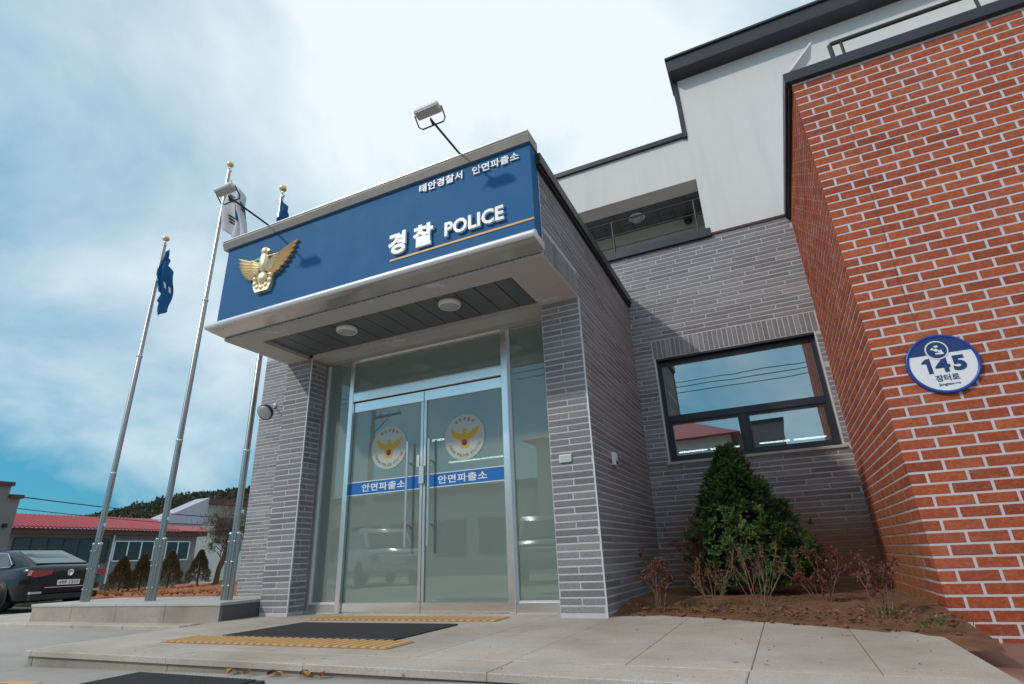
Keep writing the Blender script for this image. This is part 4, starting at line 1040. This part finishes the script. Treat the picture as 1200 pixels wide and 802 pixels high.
for cx, cy in ((.62, .42), (2.02, .05), (1.95, -.15), (1.72, .55), (2.12, -.70), (1.4, .55)):
    for k in range(38):
        p = Vector((cx+rg.gauss(0, .05), cy+rg.gauss(0, .05), .03)); d = Vector((rg.gauss(0, .5), rg.gauss(0, .5), 1)); leaf_quad(m, p, d, rv(rg), rg.uniform(.04, .10), .006, rg.uniform(.3, .9), .5)
tag(m.build('weeds', 'pine', kind='stuff', tint=True), 'short green weeds sprouting from the planting soil', 'weeds')

# ------------------------------------------------------------------ parked cars
def wheel(parent, x, y, r, w, side):
    W_ = bpy.data.objects.new('wheel', None); COL.objects.link(W_); W_.parent = parent; W_.location = (x, y, r); W_.rotation_euler = (R(-90)*side, 0, 0)
    MB().lathe([(r*.62, -w/2), (r*.95, -w/2), (r, -w*.3), (r, w*.3), (r*.95, w/2), (r*.66, w/2)], 28).build('tyre', 'tyre', W_)
    m = MB().lathe([(r*.66, w*.1), (r*.67, w*.48), (r*.62, w*.5), (r*.6, w*.2)], 28)
    for k in range(5):
        for dd in (-.1, .1):
            a = 2*math.pi*k/5+dd; m.box(0, r*.62, -.018, .018, w*.25, w*.42, .004, None, Matrix.Rotation(a, 4, 'Z'))
    m.lathe([(r*.14, w*.2), (r*.14, w*.46), (r*.1, w*.48)], 14); m.build('rim', 'chrome', W_)
def loft(mb, secs, smooth=True, cap=True):
    n = len(secs[0]); v = [p for s in secs for p in s]
    f = [(i*n+k, i*n+(k+1) % n, (i+1)*n+(k+1) % n, (i+1)*n+k) for i in range(len(secs)-1) for k in range(n)]
    mb.add(v, f, None, smooth)
    if cap: mb.add(secs[0], [tuple(range(n))]); mb.add(secs[-1], [tuple(range(n-1, -1, -1))])
def sedan():
    o = thing('parked_car', 'black sedan parked beyond the flagpoles, seen from behind', 'car', (-15.2, 4.0, gz(-15.2, 4.0)), R(180+3))
    # x forward from the rear, y left, z up
    st = [(-.02, .66, .44, .66, .90), (.04, .80, .36, .66, 1.0), (.16, .89, .28, .66, 1.055), (.5, .92, .23, .64, 1.05), (1.1, .93, .20, .62, 1.02), (2.4, .93, .20, .60, .98), (3.4, .93, .20, .58, .95), (4.1, .91, .21, .56, .88), (4.6, .82, .24, .52, .76), (4.84, .60, .34, .5, .64)]
    secs = []
    for x, hw, zb, zm, zt in st:
        h = [(hw*.80, zb), (hw*.95, zb+.06), (hw, zm-.08), (hw*.995, zm+.10), (hw*.955, zt-.10), (hw*.90, zt-.03), (hw*.78, zt), (hw*.4, zt+.018)]
        secs.append([(x, y, z) for y, z in h]+[(x, -y, z) for y, z in reversed(h)])
    b = MB(); loft(b, secs); b.build('body', 'carpaint', o)
    gs = [(.30, .76, 1.03, .70, 1.055), (.62, .78, 1.03, .66, 1.18), (1.0, .79, 1.02, .62, 1.335), (1.45, .80, 1.0, .585, 1.435), (2.1, .80, .98, .60, 1.475), (2.65, .80, .96, .60, 1.46), (3.1, .80, .95, .64, 1.30), (3.7, .78, .93, .72, .97)]
    secs = []
    for x, hb, zb, ht, zt in gs:
        h = [(hb, zb-.1), (hb, zb), (ht+.015, zt-.05), (ht-.08, zt), (ht*.5, zt+.012)]
        secs.append([(x, y, z) for y, z in h]+[(x, -y, z) for y, z in reversed(h)])
    b = MB(); loft(b, secs); b.build('roof', 'carpaint', o)
    def panel(pts, nm, mt, off=.006):
        a = [Vector(p) for p in pts]; nrm = (a[1]-a[0]).cross(a[2]-a[0]).normalized()*off; m = MB(); n = len(a)
        m.add([p+nrm for p in a]+[p-nrm*2 for p in a], [tuple(range(n)), tuple(range(2*n-1, n-1, -1))]+[(i, n+i, n+(i+1) % n, (i+1) % n) for i in range(n)]); return m.build(nm, mt, o)
    panel([(.38, .60, 1.095), (1.40, .50, 1.428), (1.40, -.50, 1.428), (.38, -.60, 1.095)], 'rear_window', 'carglass', .014)
    for s in (1, -1):
        g = [(1.02, .735, 1.14), (1.5, .66, 1.36), (2.1, .655, 1.405), (2.1, .79, 1.02), (1.05, .80, 1.04)]
        panel([(x, s*(y+.012), z) for x, y, z in g], 'side_window', 'carglass')
        g = [(2.15, .655, 1.405), (2.65, .655, 1.39), (3.1, .70, 1.25), (3.4, .79, 1.0), (2.15, .79, 1.015)]
        panel([(x, s*(y+.012), z) for x, y, z in g], 'side_window', 'carglass')
        MB().tube([(.98, s*.80, 1.10), (1.48, s*.685, 1.375), (2.1, s*.68, 1.425), (2.7, s*.68, 1.41), (3.2, s*.73, 1.24)], .011, 6).build('window_trim', 'chrome', o)
        MB().tube([(.98, s*.815, 1.06), (2.0, s*.815, 1.03), (3.3, s*.815, 1.0)], .010, 6).build('window_trim', 'chrome', o)
        t = MB(); t.prism([(s*.42, .93), (s*.86, .95), (s*.885, .84), (s*.80, .79), (s*.60, .82), (s*.44, .85)], -.045, .10, 'x'); t.build('tail_light', 'tail', o)
        t = MB(); t.prism([(s*.46, .875), (s*.80, .895), (s*.80, .875), (s*.46, .862)], -.055, -.044, 'x'); t.build('lamp_strip', 'red_print', o)
        t = MB(); t.box(-.035, .06, s*.56, s*.80, .42, .47); t.build('reflector', 'lens', o)
        for wx, wy in ((1.02, .925), (3.85, .915)):
            MB().tube([(wx+.385*math.cos(a_), s*wy, .35+.385*math.sin(a_)) for a_ in [R(-20+220*i/18) for i in range(19)]], .022, 6).build('wheel_arch', 'black', o)
            MB().lathe([(.37, -.05), (.37, .004)], 26, Matrix.Translation((wx, s*.90, .35)) @ Matrix.Rotation(R(90), 4, 'X')).build('wheel_well', 'black', o)
        MB().box(2.95, 3.12, s*.90, s*1.04, 1.0, 1.10, .02).build('door_mirror', 'carpaint', o)
        wheel(o, 1.02, s*.845, .335, .21, s); wheel(o, 3.85, s*.845, .335, .21, s)
        MB().box(1.75, 1.93, s*.93, s*.952, .865, .885, .004).build('door_handle', 'chrome', o)
    MB().box(-.032, .05, -.52, .52, .545, .56).build('trunk_trim', 'chrome', o)
    MB().box(-.03, .1, -.78, .78, .27, .40, .02).build('bumper_insert', 'black', o)
    p = MB().box(-.05, -.02, -.26, .26, .60, .715, .004).build('number_plate', 'white', o)
    t = MB(); put_text(t, '499 1217', -.235, .235, -.038, .038, -.004, 0, .02, 1.0, Matrix.Translation((-.052, 0, .657)) @ Matrix.Rotation(R(-90), 4, 'Z')); t.build('plate_lettering', 'grey_print', o)
    MB().lathe([(.075, 0), (.075, .008), (.058, .012), (.056, .002)], 20, Matrix.Translation((-.032, 0, .88)) @ Matrix.Rotation(R(-90), 4, 'Y')).build('badge', 'chrome', o)
    t = MB(); t.prism([(0, 0), (.16, 0), (.15, .05), (.06, .03)], -.012, .012); a = t.build('roof_antenna', 'black', o); a.location = (1.40, 0, 1.435)
sedan()

# ------------------------------------------------------------------ background left
gl_ = -.30
HX = -31.0
o = thing('red_roofed_house', 'low grey house with a long red roof behind the flagpoles', 'house', (HX, 14, gl_)); og = (HX, 14, gl_)
B = lambda mb, nm, mt, par=None: mb.build(nm, mt, par or o, org=og)
y0, y1 = 9.2, 19.0
B(MB().box(HX-6, HX, y0, y1, gl_, 2.60), 'wall', 'grey_render')
B(MB().box(HX-6.3, HX+.42, y0-.3, y1+.35, 2.42, 2.66), 'fascia', 'wood_dark')
rf = B(MB().prism([(HX+.52, 2.66), (HX+.52, 2.72), (HX-2.4, 3.52), (HX-5.5, 2.72), (HX-5.5, 2.66)], y0-.35, y1-1.3, 'y'), 'roof', 'maroon')
B(MB().prism([(HX+.52, 2.66), (HX+.52, 2.71), (HX-.6, 3.05), (HX-1.5, 2.71), (HX-1.5, 2.66)], y1-1.3, y1+.5, 'y'), 'roof_end', 'maroon')
for k in range(46):
    y = y0-.3+k*.19
    if y > y1-1.35: break
    MB().tube([(HX+.53, y, 2.735), (HX-2.38, y, 3.53)], .04, 5).build('roof_rib', 'maroon', rf, org=og)
    MB().box(HX+.50, HX+.56, y-.05, y+.05, 2.66, 2.70).build('eave_tile', 'cream_print', rf, org=og)
def far_window(ya, yb, za, zb, n, fm, pm):
    w_ = bpy.data.objects.new('window', None); COL.objects.link(w_); w_.parent = o
    fr = MB().box(HX, HX+.06, ya, yb, zb-.06, zb).box(HX, HX+.06, ya, yb, za, za+.06)
    for k in range(n+1):
        y = ya+(yb-ya)*k/n; fr.box(HX, HX+.058, y-.035, y+.035, za+.06, zb-.06)
    fr.build('frame', fm, w_, org=og)
    for k in range(n): MB().box(HX+.01, HX+.03, ya+(yb-ya)*k/n+.036, ya+(yb-ya)*(k+1)/n-.036, za+.06, zb-.06).build('pane', pm, w_, org=og)
far_window(9.75, 13.95, 1.05, 2.25, 6, 'frame', 'pane_dark')
far_window(14.25, 18.55, 1.10, 2.16, 6, 'alu', 'pane_dark')
MB().tube([(HX+.10, 14.1, gl_), (HX+.10, 14.12, 2.5)], .05, 8).build('downpipe', 'alu', o, org=og)
o = thing('stepped_wall_house', 'grey building end with brown capped stepped parapet at the photo edge', 'house', (-24, 4.5, gl_)); og = (-24, 4.5, gl_)
MB().box(-27, -24, 1.0, 6.05, gl_, 3.66).box(-27, -24, 6.05, 6.42, gl_, 3.24).build('wall', 'grey_render', o, org=og)
MB().box(-27.1, -23.92, .9, 6.12, 3.66, 3.80).build('cap', 'wood_dark', o, org=og); MB().box(-27.1, -23.92, 6.06, 6.5, 3.24, 3.37).build('cap', 'wood_dark', o, org=og)
MB().box(-23.99, -23.8, 6.10, 6.18, 2.2, 2.34).build('wall_lamp', 'black', o, org=og)
o = thing('lilac_roofed_building', 'building with a pale lilac sloping roof and brown ridge behind the red roof', 'building', (-38, 25, gl_)); og = (-38, 25, gl_)
MB().box(-39.6, -38, 20.9, 31, gl_, 3.9).build('wall', 'cream', o, org=og)
MB().prism([(20.9, 3.7), (20.9, 3.95), (24.4, 5.62), (24.4, 3.7)], -39.2, -37.6, 'x').build('lilac_roof', 'lavender', o, org=og)
MB().box(-40, -37.4, 24.4, 31.5, 5.15, 5.55).build('brown_fascia', 'wood_dark', o, org=og); MB().box(-39.6, -38, 24.45, 31, 3.9, 5.15).build('upper_wall', 'soffit', o, org=og)
MB().box(-38, -37.95, 25.6, 27.4, 2.9, 4.2).build('window', 'pane_dark', o, org=og)
# soil bed with rocks behind the plinth
def bed2():
    from mathutils import noise as ns
    m = MB(); nx, ny = 50, 36; v = []
    for j in range(ny+1):
        for i in range(nx+1):
            x = -21+13.2*i/nx; y = 5.2+7.5*j/ny; e = min(1, min(i, nx-i)/4, min(j, ny-j)/4)
            v.append((x, y, gl_-.05+e*(.22+.02*(y-5)+.16*ns.noise((x*.8, y*.8, 0))+.07*ns.noise((x*3, y*3, 1)))+.10*max(0, min(1, (x+16)/5))*e))
    m.add(v, [(j*(nx+1)+i, j*(nx+1)+i+1, (j+1)*(nx+1)+i+1, (j+1)*(nx+1)+i) for j in range(ny) for i in range(nx)], None, True)
    return struct(m.build('earth_bank', 'soil_red'))
bed2()
tag(pebbles('bank_rocks', 700, lambda r: (r.uniform(-20.5, -8.5), 5.3+r.random()**1.5*6), lambda x, y: -.02, 'soil_red', .02, .09, 8), 'reddish rocks and clods covering the earth bank', 'rocks')
kb = struct(MB().box(-20, -8.0, 5.0, 5.12, gl_-.2, gl_+.16).build('bank_kerb', 'granite'))
def bushy(name, label, loc, h, r, n, mat, seed, group=None, shape='cone', leaf=.07):
    rnd = random.Random(seed); o = thing(name, label, 'shrub' if h < 2 else 'tree', loc, 0, group)
    t = MB().tube([(0, 0, -.2), (.02, 0, h*.4), (0, .02, h*.9)], [.035*h, .025*h, .006*h], 6); c = MB()
    for k in range(n):
        u = rnd.random()**.8; rr = r*(1-u)**.75*(1+.10*math.sin(3*u*6+seed))*(.35+.65*math.sqrt(rnd.random())); a = rnd.uniform(0, 6.283)
        p = Vector((rr*math.cos(a), rr*math.sin(a), .01*h+u*h*.97)); d = Vector((math.cos(a)*.7, math.sin(a)*.7, rnd.uniform(.2, 1.2)))+rv(rnd)*.5
        leaf_quad(c, p, d, rv(rnd), leaf*rnd.uniform(.6, 1.4), leaf*.3, rnd.random(), .4)
    t.build('trunk', 'bark', o); c.build('crown', mat, o, tint=True)
for i, (x, y, z, h, r, mt, lb) in enumerate([(-18, 7.0, 0, 1.0, .40, 'thuja', 'brownish conical shrub nearest the parked car on the earth bank'), (-18, 7.65, .02, 1.05, .36, 'thuja', 'slim rusty conical shrub second from the parked car'),
        (-18, 8.6, .05, 1.12, .46, 'thuja', 'wide brown conical shrub below the white framed house window'), (-18, 9.72, .08, 1.10, .42, 'pine', 'greenest conical shrub beside the small tree trunk')]):
    bushy('conical_shrub', lb, (x, y, z), h, r*1.1, 5200, mt if mt == 'thuja' else 'thuja', 50+i, 'conical shrubs on the earth bank')
def small_tree():
    rnd = random.Random(77); o = thing('pine_tree', 'small crooked pine with a bare twiggy top near the brick wall', 'tree', (-17.6, 10.15, .05))
    t = MB(); t.tube([(0, 0, -.2), (-.03, .1, .5), (.05, .22, 1.1), (.0, .30, 1.7)], [.10, .085, .07, .04], 8); t.tube([(-.02, .08, .4), (.0, .42, 1.0), (0, .62, 1.9)], [.06, .045, .02], 6)
    nd = MB(); tw = MB()
    for k in range(34):
        b = Vector((rnd.uniform(-.1, .1), rnd.uniform(0, .5), rnd.uniform(.7, 1.8))); e = b+Vector((rnd.uniform(-.5, .5), rnd.uniform(-.75, .6), rnd.uniform(.15, .8))); t.tube([b, (b+e)/2+Vector((0, 0, .08)), e], [.02, .013, .006], 5)
        if k < 15 or e.y > .5:
            for q in range(90):
                p = e+rv(rnd)*rnd.uniform(0, .17); leaf_quad(nd, p, rv(rnd)+Vector((0, 0, .7)), rv(rnd), rnd.uniform(.09, .17), .012, rnd.random(), .1)
        else:
            for q in range(60):
                p = e+rv(rnd)*rnd.uniform(0, .28); leaf_quad(tw, p, rv(rnd)+Vector((0, 0, .6)), rv(rnd), rnd.uniform(.12, .3), .014, rnd.random(), .3)
    for q in range(1700):
        p = Vector((rnd.gauss(-.1, .3), rnd.gauss(-.05, .36), rnd.gauss(2.0, .3))); leaf_quad(tw, p, rv(rnd)+Vector((0, 0, .6)), rv(rnd), rnd.uniform(.1, .26), .012, rnd.random(), .3)
    for q in range(1500):
        p = Vector((rnd.gauss(0, .2), rnd.gauss(.95, .28), rnd.gauss(2.0, .45))); leaf_quad(nd, p, rv(rnd)+Vector((0, 0, .7)), rv(rnd), rnd.uniform(.1, .2), .016, rnd.random(), .1)
    t.build('trunk', 'bark', o); nd.build('crown', 'pine', o, tint=True); tw.build('bare_twigs', 'bare', o, tint=True)
small_tree()
# wooded hill
def hill():
    from mathutils import noise as ns
    def hz(y): 
        return -.6+max(0, min(1, (y-52)/120))**.75*33+2*ns.noise((y*.03, 0, 0))
    m = MB(); v = []; ny, nx = 60, 8
    for i in range(nx+1):
        for j in range(ny+1):
            y = 40+260*j/ny; x = -130-90*i/nx; t = math.sin(min(1, i/(nx*.5))*math.pi/2); v.append((x, y, -3+(hz(y)+3)*t))
    m.add(v, [(i*(ny+1)+j, i*(ny+1)+j+1, (i+1)*(ny+1)+j+1, (i+1)*(ny+1)+j) for i in range(nx) for j in range(ny)], None, True)
    struct(m.build('hill', 'terrain'))
    rnd = random.Random(12); c = MB()
    for k in range(2600):
        y = rnd.uniform(55, 175); q = rnd.random()**.6; x = -130-48*q; z = -3+(hz(y)+3)*math.sin(min(1, q*48/45)*math.pi/2); s = rnd.uniform(.7, 1.5); tb = rnd.random()
        for n_ in range(16):
            d = rv(rnd); p = Vector((x, y, z+s*.7))+Vector((d.x*s, d.y*s, abs(d.z)*s*1.1)); leaf_quad(c, p, d+Vector((0, 0, .4)), rv(rnd), s*.8, s*.55, max(0, min(1, tb+rnd.uniform(-.15, .15))), .4)
    tag(c.build('hill_wood', 'hilltree', kind='stuff', tint=True), 'dark wood covering the far hill ridge', 'wood')
hill()
def wire(pts, r, label, group=None, name='power_line', sag=.25):
    a, b = Vector(pts[0]), Vector(pts[1]); q = []
    for i in range(17):
        t = i/16; p = a.lerp(b, t); p.z -= 4*sag*t*(1-t); q.append(p)
    return tag(MB().tube(q, r, 5).build(name, 'cable'), label, 'cable', group)
wire([(-25, 4.5, 3.62), (-27, 34, 4.1)], .022, 'upper overhead cable crossing above the red roof', sag=.75)
wire([(-25, 4.5, 3.18), (-27, 34, 3.7)], .015, 'thinner lower overhead cable crossing above the red roof', sag=.75)

# ------------------------------------------------------------------ across the street (mirrored in the glass)
gr = -.2
o = thing('opposite_house', 'cream two storey house with maroon hipped roof mirrored in the window', 'house', (-4, -21, gr)); og = (-4, -21, gr)
MB().box(-9, -.1, -28, -20, gr, 5.9).build('wall', 'cream', o, org=og)
v = [(-9.6, -19.4, 5.9), (.4, -19.4, 5.9), (.4, -28.6, 5.9), (-9.6, -28.6, 5.9), (-6.5, -24, 7.7), (-2.6, -24, 7.7)]
MB().add(v, [(0, 1, 2, 3), (0, 1, 5, 4), (2, 3, 4, 5), (1, 2, 5), (3, 0, 4)]).build('roof', 'maroon', o, org=og)
for x in (-7.5, -4.6, -2.2):
    for z in (1.0, 4.0):
        f = MB().box(x, x+1.3, -19.99, -19.93, z, z+1.2).build('window', 'alu', o, org=og); MB().box(x+.07, x+.61, -19.94, -19.92, z+.07, z+1.13).box(x+.69, x+1.23, -19.94, -19.92, z+.07, z+1.13).build('pane', 'pane_dark', f, org=og)
o = thing('opposite_block', 'plain grey flat roofed block mirrored in the window', 'building', (2, -21, gr)); og = (2, -21, gr)
MB().box(.9, 2.4, -27, -20, gr, 6.35).build('wall', 'grey_render', o, org=og); MB().box(.8, 2.5, -27.1, -19.9, 6.35, 6.5).build('coping', 'dark_metal', o, org=og)
o = thing('opposite_shop', 'long low pale building mirrored in the glass doors', 'building', (-22, -24, gr)); og = (-22, -24, gr)
MB().box(-34, -11, -32, -24, gr, 4.2).build('wall', 'cream', o, org=og); MB().box(-34.2, -10.8, -32, -23.7, 4.2, 4.6).build('coping', 'wood_dark', o, org=og)
for k in range(7): MB().box(-33+k*3.1, -30.8+k*3.1, -23.99, -23.93, .7, 2.7).build('window', 'pane_dark', o, org=og)
o = thing('utility_pole', 'utility pole with crossarm mirrored in the left door', 'utility pole', (-14.4, -14.0, gr))
MB().tube([(0, 0, -.3), (0, 0, 7.5)], [.15, .10], 14).build('post', 'granite', o)
MB().box(-.12, 1.5, -.05, .05, 6.75, 6.85).build('crossarm', 'dark_metal', o); MB().tube([(0, 0, 6.05), (.9, 0, 6.75)], .025, 6).build('brace', 'dark_metal', o)
for x in (.35, .85, 1.4): MB().lathe([(.04, 6.85), (.055, 6.91), (.03, 6.95), (.05, 7.0), (.02, 7.05)], 10, Matrix.Translation((x, 0, 0))).build('insulator', 'white', o)
for i, (y, z) in enumerate(((-9.0, 7.25), (-9.1, 7.05), (-9.3, 6.25), (-9.4, 6.1), (-9.6, 5.95))):
    wire([(-60, y, z+.25), (40, y, z+.25)], .014, 'overhead street cable mirrored in the window glass', 'street cables mirrored in the glass', 'street_cable', .5)
def van(loc, rz, label, paint, name):
    o = thing(name, label, 'pickup truck' if 'pickup' in name else 'car', loc, rz)
    def sec(x, hw, zb, zt): return [(x, hw*.9, zb), (x, hw, zb+.15), (x, hw, zt-.12), (x, hw*.9, zt), (x, -hw*.9, zt), (x, -hw, zt-.12), (x, -hw, zb+.15), (x, -hw*.9, zb)]
    b = MB(); loft(b, [sec(0, .82, .5, 1.05), sec(.12, .94, .4, 1.12), sec(1.9, .95, .38, 1.12), sec(3.6, .95, .38, 1.12), sec(4.9, .93, .4, 1.08), sec(5.2, .80, .48, .98)]); b.build('body', paint, o)
    c = MB(); tr = [(1.75, .80, 1.05, 1.15), (2.0, .78, 1.0, 1.72), (3.0, .78, 1.0, 1.78), (3.5, .78, 1.0, 1.72), (4.15, .82, 1.0, 1.14)]; loft(c, [sec(x, h, a, z) for x, h, a, z in tr]); c.build('cab', paint, o)
    m = MB()
    for s in (1, -1): m.prism([(2.05, 1.18), (2.15, 1.62), (3.42, 1.62), (3.9, 1.18)], s*.79, s*.80)
    m.build('side_window', 'carglass', o)
    MB().add([(4.18, .66, 1.17), (3.56, .62, 1.66), (3.56, -.62, 1.66), (4.18, -.66, 1.17)], [(0, 1, 2, 3)]).build('windscreen', 'carglass', o)
    MB().box(5.12, 5.23, -.62, .62, .62, .90, .02).build('grille', 'chrome', o)
    for s in (1, -1):
        MB().box(5.05, 5.22, s*.64, s*.86, .74, .94, .03).build('headlight', 'lens', o); wheel(o, 1.1, s*.86, .38, .24, s); wheel(o, 4.1, s*.86, .38, .24, s)
van((-13.2, -12.2, gr), R(38), 'white pickup truck mirrored in the glass doors', 'carwhite', 'pickup_truck')
van((-5.6, -12.6, gr), R(70), 'grey car parked across the street mirrored in the right door', 'carsilver', 'parked_car')
